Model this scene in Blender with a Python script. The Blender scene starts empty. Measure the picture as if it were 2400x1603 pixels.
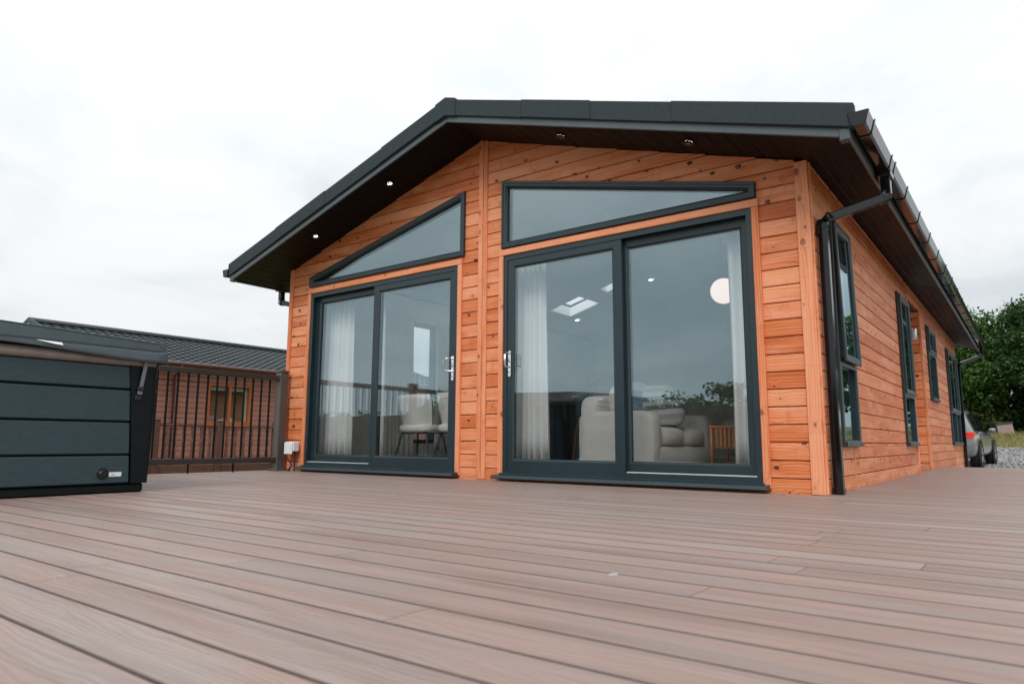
import bpy, bmesh, math, random
from mathutils import Vector, Matrix

random.seed(7)
D = bpy.data
SC = bpy.context.scene
COL = SC.collection

# ------------------------------------------------------------------ camera
CAM = Vector((7.404, -5.172, 0.355))
YAW, PITCH, ROLL, FPX = -0.6445, 0.1439, 0.0049, 1615.5
cam_d = D.cameras.new('camera')
cam_d.sensor_width = 36.0
cam_d.lens = FPX / 2400.0 * 36.0
cam_d.clip_start = 0.05
cam_d.clip_end = 2000
cam_d.dof.use_dof = True
cam_d.dof.focus_distance = 6.3
cam_d.dof.aperture_fstop = 3.8
cam = D.objects.new('camera', cam_d)
COL.objects.link(cam)
_f = Vector((math.sin(YAW) * math.cos(PITCH), math.cos(YAW) * math.cos(PITCH), math.sin(PITCH)))
_r = Vector((math.cos(YAW), -math.sin(YAW), 0))
_u = _r.cross(_f)
_r2 = _r * math.cos(ROLL) + _u * math.sin(ROLL)
_u2 = _u * math.cos(ROLL) - _r * math.sin(ROLL)
cam.matrix_world = Matrix((( _r2.x, _u2.x, -_f.x, CAM.x), (_r2.y, _u2.y, -_f.y, CAM.y),
                           (_r2.z, _u2.z, -_f.z, CAM.z), (0, 0, 0, 1)))
SC.camera = cam

# ------------------------------------------------------------------ sky, sun, exposure
SUN_EL, SUN_AZ = 44.0, 160.0        # degrees; azimuth clockwise from +Y
world = D.worlds.new('World')
SC.world = world
world.use_nodes = True
wn = world.node_tree
wn.nodes.clear()


class NT:
    """tiny helper for node trees"""
    def __init__(self, nt):
        self.nt = nt

    def n(self, typ, ins=None, **props):
        nd = self.nt.nodes.new(typ)
        for k, v in props.items():
            setattr(nd, k, v)
        if ins:
            for k, v in ins.items():
                s = nd.inputs[k]
                if isinstance(v, bpy.types.NodeSocket):
                    self.nt.links.new(v, s)
                else:
                    s.default_value = v
        return nd

    def math(self, op, a, b=0.0, c=None, clamp=False):
        nd = self.n('ShaderNodeMath', {0: a, 1: b}, operation=op, use_clamp=clamp)
        if c is not None:
            if isinstance(c, bpy.types.NodeSocket):
                self.nt.links.new(c, nd.inputs[2])
            else:
                nd.inputs[2].default_value = c
        return nd.outputs[0]

    def vmul(self, a, v):
        return self.n('ShaderNodeVectorMath', {0: a, 1: v}, operation='MULTIPLY').outputs[0]

    def vadd(self, a, v):
        return self.n('ShaderNodeVectorMath', {0: a, 1: v}, operation='ADD').outputs[0]

    def noise(self, vec, scale, detail=3.0, rough=0.55, dist=0.0):
        return self.n('ShaderNodeTexNoise', {'Vector': vec, 'Scale': scale, 'Detail': detail, 'Roughness': rough, 'Distortion': dist})

    def ramp(self, fac, stops, interp='LINEAR'):
        nd = self.n('ShaderNodeValToRGB', {0: fac})
        cr = nd.color_ramp
        cr.interpolation = interp
        while len(cr.elements) < len(stops):
            cr.elements.new(0.5)
        for e, (p, c) in zip(cr.elements, stops):
            e.position = p
            e.color = (c, c, c, 1) if isinstance(c, (int, float)) else (*c, 1)
        return nd.outputs[0]

    def mix(self, fac, a, b, blend='MIX'):
        nd = self.n('ShaderNodeMix', data_type='RGBA', blend_type=blend)
        for idx, v in ((0, fac), (6, a), (7, b)):
            s = nd.inputs[idx]
            if isinstance(v, bpy.types.NodeSocket):
                self.nt.links.new(v, s)
            elif idx == 0:
                s.default_value = v
            else:
                s.default_value = (*v, 1) if len(v) == 3 else v
        return nd.outputs[2]

    def link(self, a, b):
        self.nt.links.new(a, b)


W_ = NT(wn)
tc = W_.n('ShaderNodeTexCoord')
nrm = W_.n('ShaderNodeVectorMath', {0: tc.outputs['Generated']}, operation='NORMALIZE').outputs[0]
sep = W_.n('ShaderNodeSeparateXYZ', {0: nrm})
el = W_.math('MAXIMUM', sep.outputs[2], 0.0)
den = W_.math('ADD', el, 0.22)
cx_ = W_.math('DIVIDE', sep.outputs[0], den)
cy_ = W_.math('DIVIDE', sep.outputs[1], den)
cv = W_.n('ShaderNodeCombineXYZ', {0: cx_, 1: cy_, 2: 0.37}).outputs[0]
n1 = W_.noise(cv, 0.8, 5.0, 0.5, 0.35).outputs[0]
n2 = W_.noise(cv, 2.3, 5.0, 0.55, 0.5).outputs[0]
cl = W_.math('ADD', W_.math('MULTIPLY', n1, 0.68), W_.math('MULTIPLY', n2, 0.32))
clo = W_.ramp(cl, [(0.36, 0.0), (0.62, 1.0)], 'EASE')
ccol = W_.mix(clo, (0.735, 0.800, 0.842), (0.970, 0.988, 1.0))
lum = W_.math('ADD', 0.775, W_.math('MULTIPLY', W_.math('POWER', el, 1.5), 0.78))
lum2 = W_.math('MULTIPLY', lum, W_.math('ADD', 0.96, W_.math('MULTIPLY', clo, 0.07)))
sky = W_.n('ShaderNodeTexSky', sky_type='NISHITA')
sky.sun_disc = False
sky.sun_elevation = math.radians(SUN_EL)
sky.sun_rotation = math.radians(SUN_AZ)
sky.dust_density = 3.0
bg1 = W_.n('ShaderNodeBackground', {0: sky.outputs[0], 1: 0.1})
bg2 = W_.n('ShaderNodeBackground', {0: ccol, 1: lum2})
mixs = W_.n('ShaderNodeMixShader', {0: 0.95, 1: bg1.outputs[0], 2: bg2.outputs[0]})
wo = W_.n('ShaderNodeOutputWorld', {0: mixs.outputs[0]})

sun_d = D.lights.new('sun', 'SUN')
sun_d.energy = 1.5
sun_d.angle = math.radians(25)
sun_d.color = (1.0, 0.965, 0.92)
sun = D.objects.new('sun', sun_d)
COL.objects.link(sun)
_az, _el = math.radians(SUN_AZ), math.radians(SUN_EL)
sdir = Vector((math.sin(_az) * math.cos(_el), math.cos(_az) * math.cos(_el), math.sin(_el)))
sun.rotation_euler = sdir.to_track_quat('Z', 'Y').to_euler()

vs = SC.view_settings
vs.view_transform = 'Standard'
vs.look = 'None'
vs.exposure = 0.2
vs.gamma = 1.0
vs.use_curve_mapping = False
SC.cycles.use_denoising = True
SC.cycles.max_bounces = 10
SC.cycles.transparent_max_bounces = 24
SC.cycles.caustics_reflective = False
SC.cycles.caustics_refractive = False
SC.cycles.sample_clamp_indirect = 6.0


# ------------------------------------------------------------------ materials
def new_mat(name):
    m = D.materials.new(name)
    m.use_nodes = True
    nt = m.node_tree
    nt.nodes.clear()
    t = NT(nt)
    out = t.n('ShaderNodeOutputMaterial')
    b = t.n('ShaderNodeBsdfPrincipled')
    t.link(b.outputs[0], out.inputs[0])
    return m, t, b, out


def setc(t, sock, v):
    if isinstance(v, bpy.types.NodeSocket):
        t.link(v, sock)
    elif isinstance(v, (tuple, list)):
        sock.default_value = (*v, 1) if len(v) == 3 else v
    else:
        sock.default_value = v


def simple(name, col, rough=0.5, metal=0.0, var=0.12, vscale=6.0, bump=0.0, bscale=200.0, spec=0.5,
           stretch=(1, 1, 1), rvar=0.08, coat=0.0, objvar=0.0, emit=None, estr=0.0, trans=0.0, sheen=0.0):
    m, t, b, out = new_mat(name)
    co = t.n('ShaderNodeTexCoord').outputs['Object']
    cs = t.vmul(co, stretch)
    nz = t.noise(cs, vscale, 5.0, 0.6).outputs[0]
    lo = tuple(max(0, c * (1 - var)) for c in col)
    hi = tuple(min(1, c * (1 + var)) for c in col)
    c = t.mix(t.ramp(nz, [(0.3, 0.0), (0.7, 1.0)]), lo, hi)
    if objvar:
        rnd = t.n('ShaderNodeObjectInfo').outputs['Random']
        v = t.math('ADD', 1 - objvar, t.math('MULTIPLY', rnd, 2 * objvar))
        hs = t.n('ShaderNodeHueSaturation', {'Value': v, 'Color': c})
        c = hs.outputs[0]
    setc(t, b.inputs['Base Color'], c)
    r = t.math('ADD', rough - rvar, t.math('MULTIPLY', nz, 2 * rvar), clamp=True)
    setc(t, b.inputs['Roughness'], r)
    b.inputs['Metallic'].default_value = metal
    b.inputs['Specular IOR Level'].default_value = spec
    b.inputs['Coat Weight'].default_value = coat
    b.inputs['Sheen Weight'].default_value = sheen
    if bump:
        nb = t.noise(cs, bscale, 3.0, 0.6).outputs[0]
        bp = t.n('ShaderNodeBump', {'Strength': bump, 'Distance': 0.002, 'Height': nb})
        t.link(bp.outputs[0], b.inputs['Normal'])
    if emit:
        setc(t, b.inputs['Emission Color'], emit)
        b.inputs['Emission Strength'].default_value = estr
    if trans:
        tr = t.n('ShaderNodeBsdfTranslucent', {0: (*col, 1)})
        tp = t.n('ShaderNodeBsdfTransparent')
        m1 = t.n('ShaderNodeMixShader', {0: trans, 1: b.outputs[0], 2: tr.outputs[0]})
        t.link(m1.outputs[0], out.inputs[0])
    return m


def pine(name, dark, mid, light, knot=(0.075, 0.030, 0.016), knots=1.0, rough=0.42):
    """length of the board along local X, face in local X-Z"""
    m, t, b, out = new_mat(name)
    co = t.n('ShaderNodeTexCoord').outputs['Object']
    rnd = t.n('ShaderNodeObjectInfo').outputs['Random']
    off = t.n('ShaderNodeCombineXYZ', {0: t.math('MULTIPLY', rnd, 91.0), 1: t.math('MULTIPLY', rnd, 17.0), 2: t.math('MULTIPLY', rnd, 53.0)}).outputs[0]
    p = t.vadd(co, off)
    # knots
    sp0 = t.n('ShaderNodeSeparateXYZ', {0: p})
    kv = t.n('ShaderNodeCombineXYZ', {0: t.math('MULTIPLY', sp0.outputs[0], 5.6), 1: t.math('MULTIPLY', sp0.outputs[2], 8.0), 2: 0.0}).outputs[0]
    vo = t.n('ShaderNodeTexVoronoi', {'Vector': kv, 'Scale': 1.0, 'Randomness': 1.0}, voronoi_dimensions='2D')
    dist = t.math('ADD', vo.outputs['Distance'], t.math('MULTIPLY', t.math('SUBTRACT', t.noise(t.vmul(p, (1, 1, 1)), 60.0, 2.0).outputs[0], 0.5), 0.08))
    sc = t.n('ShaderNodeSeparateColor', {0: vo.outputs['Color']})
    on = t.math('GREATER_THAN', sc.outputs[1], 0.64)
    rad = t.math('MULTIPLY', t.math('ADD', 0.040, t.math('MULTIPLY', t.math('POWER', sc.outputs[0], 1.6), 0.135)), on)
    km = t.math('DIVIDE', t.math('SUBTRACT', rad, dist), 0.035, clamp=True)
    km = t.math('MULTIPLY', km, knots)
    halo = t.math('MULTIPLY', on, t.math('POWER', 2.718, t.math('MULTIPLY', dist, -7.0)))
    # grain
    gv = t.vmul(p, (1.3, 1.0, 24.0))
    g1 = t.noise(gv, 1.0, 4.0, 0.55, 0.4).outputs[0]
    sz = t.n('ShaderNodeSeparateXYZ', {0: p})
    ph = t.math('ADD', t.math('MULTIPLY', sz.outputs[2], 330.0), t.math('ADD', t.math('MULTIPLY', t.noise(t.vmul(p, (0.9, 1, 9.0)), 1.0, 2.0).outputs[0], 26.0), t.math('MULTIPLY', halo, 16.0)))
    rings = t.math('ADD', 0.5, t.math('MULTIPLY', t.math('SINE', ph), 0.5))
    fine = t.noise(t.vmul(p, (7.0, 1.0, 260.0)), 1.0, 2.0).outputs[0]
    big = t.noise(t.vmul(p, (0.7, 1.0, 5.0)), 1.0, 3.0).outputs[0]
    f = t.math('ADD', t.math('MULTIPLY', g1, 0.45), t.math('ADD', t.math('MULTIPLY', t.math('POWER', rings, 3.0), -0.19), t.math('ADD', t.math('MULTIPLY', fine, 0.16), t.math('MULTIPLY', big, 0.36))))
    f = t.math('ADD', f, t.math('MULTIPLY', t.math('SUBTRACT', t.math('FRACT', t.math('MULTIPLY', rnd, 7.31)), 0.5), 0.24))
    c = t.ramp(f, [(0.20, dark), (0.40, mid), (0.60, light)])
    c = t.mix(t.math('MULTIPLY', halo, 0.45), c, dark)
    c = t.mix(km, c, knot)
    chk = t.noise(t.vmul(p, (16.0, 1.0, 3.5)), 1.0, 4.0, 0.6, 0.6).outputs[0]
    c = t.mix(t.math('MULTIPLY', t.ramp(chk, [(0.60, 0.0), (0.68, 1.0)]), 0.32), c, dark)
    # weathering: pale dusty bloom and darker drips
    wv = t.noise(t.vmul(p, (2.0, 1.0, 6.0)), 1.0, 5.0, 0.65).outputs[0]
    c = t.mix(t.math('MULTIPLY', t.ramp(wv, [(0.50, 0.0), (0.68, 1.0)]), 0.42), c, tuple(min(1, x * 1.0 + 0.10) for x in light))
    setc(t, b.inputs['Base Color'], c)
    setc(t, b.inputs['Roughness'], t.math('ADD', rough, t.math('MULTIPLY', fine, 0.2)))
    b.inputs['Specular IOR Level'].default_value = 0.35
    bp = t.n('ShaderNodeBump', {'Strength': 0.25, 'Distance': 0.0015, 'Height': t.math('ADD', rings, t.math('MULTIPLY', fine, 0.8))})
    t.link(bp.outputs[0], b.inputs['Normal'])
    return m


def composite(name):
    """embossed wood-plastic decking, length along local X"""
    m, t, b, out = new_mat(name)
    co = t.n('ShaderNodeTexCoord').outputs['Object']
    rnd = t.n('ShaderNodeObjectInfo').outputs['Random']
    off = t.n('ShaderNodeCombineXYZ', {0: t.math('MULTIPLY', rnd, 71.0), 1: t.math('MULTIPLY', rnd, 23.0), 2: 0.0}).outputs[0]
    p = t.vadd(co, off)
    s1 = t.noise(t.vmul(p, (0.55, 9.0, 1.0)), 1.0, 4.0, 0.6, 0.6).outputs[0]
    s2 = t.noise(t.vmul(p, (1.5, 26.0, 1.0)), 1.0, 3.0, 0.6, 0.3).outputs[0]
    pt = t.noise(t.vmul(p, (0.9, 5.5, 1.0)), 1.0, 4.0, 0.65, 0.5).outputs[0]
    f = t.math('ADD', t.math('MULTIPLY', s1, 0.6), t.math('MULTIPLY', s2, 0.4))
    c = t.ramp(f, [(0.28, (0.190, 0.130, 0.110)), (0.46, (0.282, 0.196, 0.167)), (0.60, (0.345, 0.240, 0.204)), (0.76, (0.290, 0.245, 0.228))])
    c = t.mix(t.math('MULTIPLY', t.ramp(pt, [(0.44, 0.0), (0.70, 1.0)]), 0.6), c, (0.295, 0.274, 0.266))
    hs = t.n('ShaderNodeHueSaturation', {'Value': t.math('ADD', 0.92, t.math('MULTIPLY', rnd, 0.16)), 'Color': c})
    # cathedral emboss
    sep_ = t.n('ShaderNodeSeparateXYZ', {0: p})
    wob = t.noise(t.vmul(p, (1.6, 7.0, 1.0)), 1.0, 3.0, 0.5).outputs[0]
    ph = t.math('ADD', t.math('MULTIPLY', sep_.outputs[1], 420.0), t.math('MULTIPLY', wob, 60.0))
    rg = t.math('ADD', 0.5, t.math('MULTIPLY', t.math('SINE', ph), 0.5))
    spk = t.ramp(t.noise(co, 55.0, 3.0, 0.7).outputs[0], [(0.66, 0.0), (0.74, 1.0)])
    cc = t.mix(t.math('MULTIPLY', t.math('POWER', rg, 3.0), 0.16), hs.outputs[0], (0.12, 0.085, 0.075))
    cc = t.mix(t.math('MULTIPLY', spk, 0.35), cc, (0.10, 0.08, 0.07))
    setc(t, b.inputs['Base Color'], cc)
    fine = t.noise(t.vmul(p, (18.0, 420.0, 1.0)), 1.0, 2.0).outputs[0]
    bp = t.n('ShaderNodeBump', {'Strength': 0.55, 'Distance': 0.0015, 'Height': t.math('ADD', rg, fine)})
    t.link(bp.outputs[0], b.inputs['Normal'])
    setc(t, b.inputs['Roughness'], t.math('ADD', 0.42, t.math('ADD', t.math('MULTIPLY', pt, 0.16), t.math('MULTIPLY', rg, 0.08))))
    b.inputs['Specular IOR Level'].default_value = 0.42
    return m


def glass(name, f0=0.175, tint=(0.99, 1.0, 1.0), refl=(0.72, 0.93, 1.0)):
    m, t, b, out = new_mat(name)
    t.nt.nodes.remove(b)
    ge = t.n('ShaderNodeNewGeometry')
    dt = t.n('ShaderNodeVectorMath', {0: ge.outputs['Incoming'], 1: ge.outputs['Normal']}, operation='DOT_PRODUCT').outputs['Value']
    k = t.math('SUBTRACT', 1.0, t.math('ABSOLUTE', dt), clamp=True)
    fr = t.math('ADD', f0, t.math('MULTIPLY', t.math('POWER', k, 5.0), 1 - f0), clamp=True)
    tr = t.n('ShaderNodeBsdfTransparent', {0: (*tint, 1)})
    wn_ = t.noise(t.n('ShaderNodeTexCoord').outputs['Object'], 1.6, 1.0).outputs[0]
    wb = t.n('ShaderNodeBump', {'Strength': 0.05, 'Distance': 0.02, 'Height': wn_})
    gl = t.n('ShaderNodeBsdfGlossy', {0: (*refl, 1), 'Roughness': 0.0, 'Normal': wb.outputs[0]})
    mx = t.n('ShaderNodeMixShader', {0: fr, 1: tr.outputs[0], 2: gl.outputs[0]})
    t.link(mx.outputs[0], out.inputs[0])
    return m


def leaf_mat(name, c1, c2, c3):
    m, t, b, out = new_mat(name)
    ge = t.n('ShaderNodeNewGeometry')
    co = t.n('ShaderNodeTexCoord').outputs['Object']
    nz = t.noise(co, 0.9, 3.0).outputs[0]
    f = t.math('ADD', t.math('MULTIPLY', ge.outputs['Random Per Island'], 0.6), t.math('MULTIPLY', nz, 0.4))
    c = t.ramp(f, [(0.15, c1), (0.5, c2), (0.85, c3)])
    setc(t, b.inputs['Base Color'], c)
    b.inputs['Roughness'].default_value = 0.5
    b.inputs['Specular IOR Level'].default_value = 0.3
    tr = t.n('ShaderNodeBsdfTranslucent', {0: c})
    mx = t.n('ShaderNodeMixShader', {0: 0.3, 1: b.outputs[0], 2: tr.outputs[0]})
    t.link(mx.outputs[0], out.inputs[0])
    return m


def stripes(name, cols, freq, axis=2, rough=0.9):
    m, t, b, out = new_mat(name)
    co = t.n('ShaderNodeTexCoord').outputs['Object']
    nz = t.noise(co, 6.0, 3.0).outputs[0]
    s = t.n('ShaderNodeSeparateXYZ', {0: co})
    v = t.math('FRACT', t.math('ADD', t.math('MULTIPLY', s.outputs[axis], freq), t.math('MULTIPLY', nz, 0.12)))
    k = len(cols)
    c = t.ramp(v, [(i / k, cl_) for i, cl_ in enumerate(cols)], 'CONSTANT')
    setc(t, b.inputs['Base Color'], c)
    b.inputs['Roughness'].default_value = rough
    nb = t.noise(co, 400.0, 2.0).outputs[0]
    bp = t.n('ShaderNodeBump', {'Strength': 0.3, 'Distance': 0.002, 'Height': nb})
    t.link(bp.outputs[0], b.inputs['Normal'])
    return m


MT = {}
MT['pine'] = pine('orange_stained_pine', (0.47, 0.110, 0.029), (0.68, 0.202, 0.070), (0.79, 0.340, 0.178))
MT['pine_trim'] = pine('orange_stained_trim', (0.55, 0.150, 0.055), (0.71, 0.238, 0.102), (0.79, 0.345, 0.190), knots=0.6)
MT['sheath'] = simple('dark_breather_board', (0.035, 0.016, 0.009), 0.85)
MT['anthracite'] = simple('anthracite_foil_frame', (0.016, 0.033, 0.041), 0.34, var=0.10, vscale=3, bump=0.12, bscale=90, stretch=(1, 1, 1), spec=0.5)
MT['gasket'] = simple('black_gasket', (0.012, 0.013, 0.014), 0.5)
MT['glass'] = glass('double_glazing')
MT['soffit'] = simple('black_brown_soffit', (0.004, 0.0045, 0.005), 0.5, var=0.15, spec=0.16)
MT['soffit_pale'] = simple('soffit_vent', (0.02, 0.02, 0.02), 0.5)
MT['fascia'] = simple('grey_fascia_board', (0.070, 0.094, 0.106), 0.34, var=0.10, vscale=3)
MT['felt'] = simple('granular_roof_felt', (0.020, 0.034, 0.040), 0.85, var=0.7, vscale=240, bump=0.9, bscale=260)
MT['gutter'] = simple('gloss_black_gutter', (0.006, 0.007, 0.008), 0.12, var=0.1, spec=0.5)
MT['pipe'] = simple('gloss_black_downpipe', (0.005, 0.006, 0.007), 0.09, var=0.1, spec=0.55)
MT['chrome'] = simple('polished_chrome', (0.80, 0.81, 0.82), 0.12, metal=1.0, var=0.03, rvar=0.03)
MT['steel'] = simple('brushed_steel', (0.55, 0.55, 0.54), 0.3, metal=1.0, var=0.08, stretch=(1, 1, 20))
MT['alu'] = simple('silver_track', (0.75, 0.77, 0.78), 0.3, metal=0.3, var=0.05)
MT['lining'] = simple('white_wall_lining', (0.80, 0.80, 0.79), 0.85, var=0.04)
MT['ceil'] = simple('white_ceiling', (0.82, 0.82, 0.82), 0.85, var=0.03)
MT['floor'] = simple('oak_floor', (0.32, 0.23, 0.155), 0.4, var=0.25, stretch=(1, 12, 1))
MT['deck'] = composite('grey_brown_composite_decking')
MT['deck_edge'] = simple('dark_board_edge', (0.100, 0.070, 0.060), 0.8, var=0.3)  # edge colour set darker than the face so plank gaps read dark
MT['deck_frame'] = simple('dark_joists', (0.03, 0.022, 0.018), 0.9)
MT['curtain'] = simple('white_curtain_cloth', (0.92, 0.92, 0.915), 0.9, var=0.02, trans=0.15)
MT['lens'] = simple('downlight_lens', (1, 1, 1), 0.4, emit=(1.0, 0.82, 0.62), estr=9.0)
MT['lens_in'] = simple('room_downlight_lens', (1, 1, 1), 0.4, emit=(1.0, 0.95, 0.88), estr=5.0)
MT['globe'] = simple('opal_globe', (0.9, 0.9, 0.9), 0.35, emit=(1.0, 0.80, 0.72), estr=0.95, var=0.02)
MT['white_plastic'] = simple('white_plastic', (0.74, 0.76, 0.78), 0.35, var=0.03)
MT['black_plastic'] = simple('black_plastic', (0.010, 0.011, 0.012), 0.42, var=0.1, bump=0.2, bscale=500)
MT['dropping'] = simple('dried_dropping', (0.36, 0.35, 0.34), 0.9, var=0.3, vscale=60)
MT['leg_black_bezel'] = simple('dark_bronze_bezel', (0.03, 0.024, 0.02), 0.35, metal=0.4)
MT['cable'] = simple('black_cable', (0.015, 0.016, 0.018), 0.5)
MT['cable_blue'] = simple('blue_cable', (0.05, 0.16, 0.26), 0.5)


# ------------------------------------------------------------------ mesh helpers
def obj(name, verts, faces, mat, parent=None, loc=None, rot=None, smooth=False, bevel=0.0, label=None):
    me = D.meshes.new(name)
    me.from_pydata([tuple(v) for v in verts], [], faces)
    if bevel:
        bm = bmesh.new()
        bm.from_mesh(me)
        bmesh.ops.remove_doubles(bm, verts=bm.verts, dist=1e-6)
        es = [e for e in bm.edges if len(e.link_faces) == 2 and e.calc_face_angle(0) > 0.5]
        bmesh.ops.bevel(bm, geom=es, offset=bevel, segments=1, affect='EDGES', clamp_overlap=True)
        bm.to_mesh(me)
        bm.free()
    me.materials.append(MT[mat] if isinstance(mat, str) else mat)
    if smooth:
        for p in me.polygons:
            p.use_smooth = True
    o = D.objects.new(name, me)
    COL.objects.link(o)
    if loc is not None:
        o.location = loc
    if rot is not None:
        o.rotation_euler = rot
    if parent is not None:
        o.parent = parent
    if label:
        o['label'] = label
    return o


def empty(name, loc=(0, 0, 0), rz=0.0, label=None, cat=None, group=None, parent=None):
    o = D.objects.new(name, None)
    o.empty_display_size = 0.2
    COL.objects.link(o)
    o.location = loc
    o.rotation_euler = (0, 0, rz)
    if parent is not None:
        o.parent = parent
    tag(o, label, cat, group)
    return o


def tag(o, label=None, cat=None, group=None, kind=None):
    if label:
        o['label'] = label
    if cat:
        o['category'] = cat
    if group:
        o['group'] = group
    if kind:
        o['kind'] = kind
    return o


class MB:
    def __init__(self):
        self.v = []
        self.f = []

    def add(self, vs_, fs):
        b = len(self.v)
        self.v += [Vector(x) for x in vs_]
        self.f += [tuple(b + i for i in f) for f in fs]
        return self

    def box(self, x0, x1, y0, y1, z0, z1):
        return self.add([(x0, y0, z0), (x1, y0, z0), (x1, y1, z0), (x0, y1, z0), (x0, y0, z1), (x1, y0, z1), (x1, y1, z1), (x0, y1, z1)],
                        [(0, 3, 2, 1), (4, 5, 6, 7), (0, 1, 5, 4), (1, 2, 6, 5), (2, 3, 7, 6), (3, 0, 4, 7)])

    def obox(self, c, ax, ay, az, hx, hy, hz):
        c, ax, ay, az = Vector(c), Vector(ax), Vector(ay), Vector(az)
        vs_ = [c + ax * (sx * hx) + ay * (sy * hy) + az * (sz * hz) for sz in (-1, 1) for sy in (-1, 1) for sx in (-1, 1)]
        return self.add(vs_, [(0, 2, 3, 1), (4, 5, 7, 6), (0, 1, 5, 4), (1, 3, 7, 5), (3, 2, 6, 7), (2, 0, 4, 6)])

    def prism(self, poly, a0, a1, axis='y', inv=False):
        n = len(poly)
        if axis != 'y':
            poly = poly[::-1]
        def mp(p, a):
            return {'y': (p[0], a, p[1]), 'x': (a, p[0], p[1]), 'z': (p[0], p[1], a)}[axis]
        vs_ = [mp(p, a0) for p in poly] + [mp(p, a1) for p in poly]
        fs = [tuple(range(n)), tuple(range(2 * n - 1, n - 1, -1))]
        fs += [(i, i + n, (i + 1) % n + n, (i + 1) % n) for i in range(n)]
        return self.add(vs_, fs)

    def tube(self, pts, r, n=10, square=False, cap=True, ref=None):
        pts = [Vector(p) for p in pts]
        rs = r if isinstance(r, (list, tuple)) else [r] * len(pts)
        rings = []
        for i, p in enumerate(pts):
            if i == 0:
                d = pts[1] - p
            elif i == len(pts) - 1:
                d = p - pts[i - 1]
            else:
                d = (pts[i + 1] - p).normalized() + (p - pts[i - 1]).normalized()
            d.normalize()
            rf = Vector(ref) if ref else (Vector((0, 0, 1)) if abs(d.z) < 0.9 else Vector((0, 1, 0)))
            a = d.cross(rf).normalized()
            b = a.cross(d).normalized()
            k = 1.0
            if 0 < i < len(pts) - 1:
                k = 1.0 / max(0.5, math.cos(0.5 * (pts[i + 1] - p).angle(p - pts[i - 1])))
            ring = []
            nn = 4 if square else n
            for j in range(nn):
                th = 2 * math.pi * (j + (0.5 if square else 0)) / nn
                rr = rs[i] * (1.4142 if square else 1.0)
                ring.append(p + (a * math.cos(th) + b * math.sin(th)) * rr * (k if square else 1.0))
            rings.append(ring)
        nn = len(rings[0])
        vs_ = [v for rg in rings for v in rg]
        fs = []
        for i in range(len(rings) - 1):
            for j in range(nn):
                fs.append((i * nn + j, i * nn + (j + 1) % nn, (i + 1) * nn + (j + 1) % nn, (i + 1) * nn + j))
        if cap:
            fs.append(tuple(range(nn - 1, -1, -1)))
            fs.append(tuple((len(rings) - 1) * nn + j for j in range(nn)))
        return self.add(vs_, fs)

    def lathe(self, prof, n=20, c=(0, 0, 0), axis='z'):
        vs_, fs = [], []
        for (r, h) in prof:
            for j in range(n):
                th = 2 * math.pi * j / n
                x, y = r * math.cos(th), r * math.sin(th)
                p = {'z': (x, y, h), 'y': (x, h, y), 'x': (h, x, y)}[axis]
                vs_.append((p[0] + c[0], p[1] + c[1], p[2] + c[2]))
        for i in range(len(prof) - 1):
            for j in range(n):
                q = (i * n + j, i * n + (j + 1) % n, (i + 1) * n + (j + 1) % n, (i + 1) * n + j)
                fs.append(q if axis != 'y' else q[::-1])
        return self.add(vs_, fs)

    def build(self, name, mat, parent=None, bevel=0.0, smooth=False, loc=None, rot=None, label=None):
        return obj(name, self.v, self.f, mat, parent, loc, rot, smooth, bevel, label)


# convex polygon tools (2d)
def clip(poly, a, b, keep_left=True):
    ax, ay = a
    bx, by = b
    def side(p):
        s = (bx - ax) * (p[1] - ay) - (by - ay) * (p[0] - ax)
        return s if keep_left else -s
    out = []
    for i in range(len(poly)):
        p, q = poly[i], poly[(i + 1) % len(poly)]
        sp, sq = side(p), side(q)
        if sp >= 0:
            out.append(p)
        if (sp > 0 and sq < 0) or (sp < 0 and sq > 0):
            k = sp / (sp - sq)
            out.append((p[0] + (q[0] - p[0]) * k, p[1] + (q[1] - p[1]) * k))
    return out


def area(poly):
    return 0.5 * sum(poly[i][0] * poly[(i + 1) % len(poly)][1] - poly[(i + 1) % len(poly)][0] * poly[i][1] for i in range(len(poly)))


def subtract(poly, hole):
    """poly minus convex CCW hole -> convex pieces"""
    res = []
    cur = poly
    for i in range(len(hole)):
        if len(cur) < 3:
            break
        a, b = hole[i], hole[(i + 1) % len(hole)]
        o = clip(cur, a, b, False)
        if len(o) >= 3 and abs(area(o)) > 2e-5:
            res.append(o)
        cur = clip(cur, a, b, True)
    return res


def minus(polys, holes):
    for h in holes:
        nx = []
        for p in polys:
            c = p
            for i in range(len(h)):
                c = clip(c, h[i], h[(i + 1) % len(h)], True)
                if len(c) < 3:
                    break
            if len(c) < 3 or abs(area(c)) < 1e-6:
                nx.append(p)
            else:
                nx += subtract(p, h)
        polys = nx
    return [p for p in polys if abs(area(p)) > 2e-4]


def rect(x0, x1, z0, z1):
    # sloping / long edges first so that pieces stay long
    return [(x0, z0), (x1, z0), (x1, z1), (x0, z1)]


def inset(poly, d):
    n = len(poly)
    lines = []
    for i in range(n):
        a, b = Vector(poly[i]), Vector(poly[(i + 1) % n])
        t = (b - a).normalized()
        nn = Vector((-t.y, t.x))
        lines.append((a + nn * d, t))
    out = []
    for i in range(n):
        p, t = lines[i - 1]
        q, s = lines[i]
        den_ = t.x * s.y - t.y * s.x
        k = ((q.x - p.x) * s.y - (q.y - p.y) * s.x) / den_
        out.append((p.x + t.x * k, p.y + t.y * k))
    return out


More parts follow.
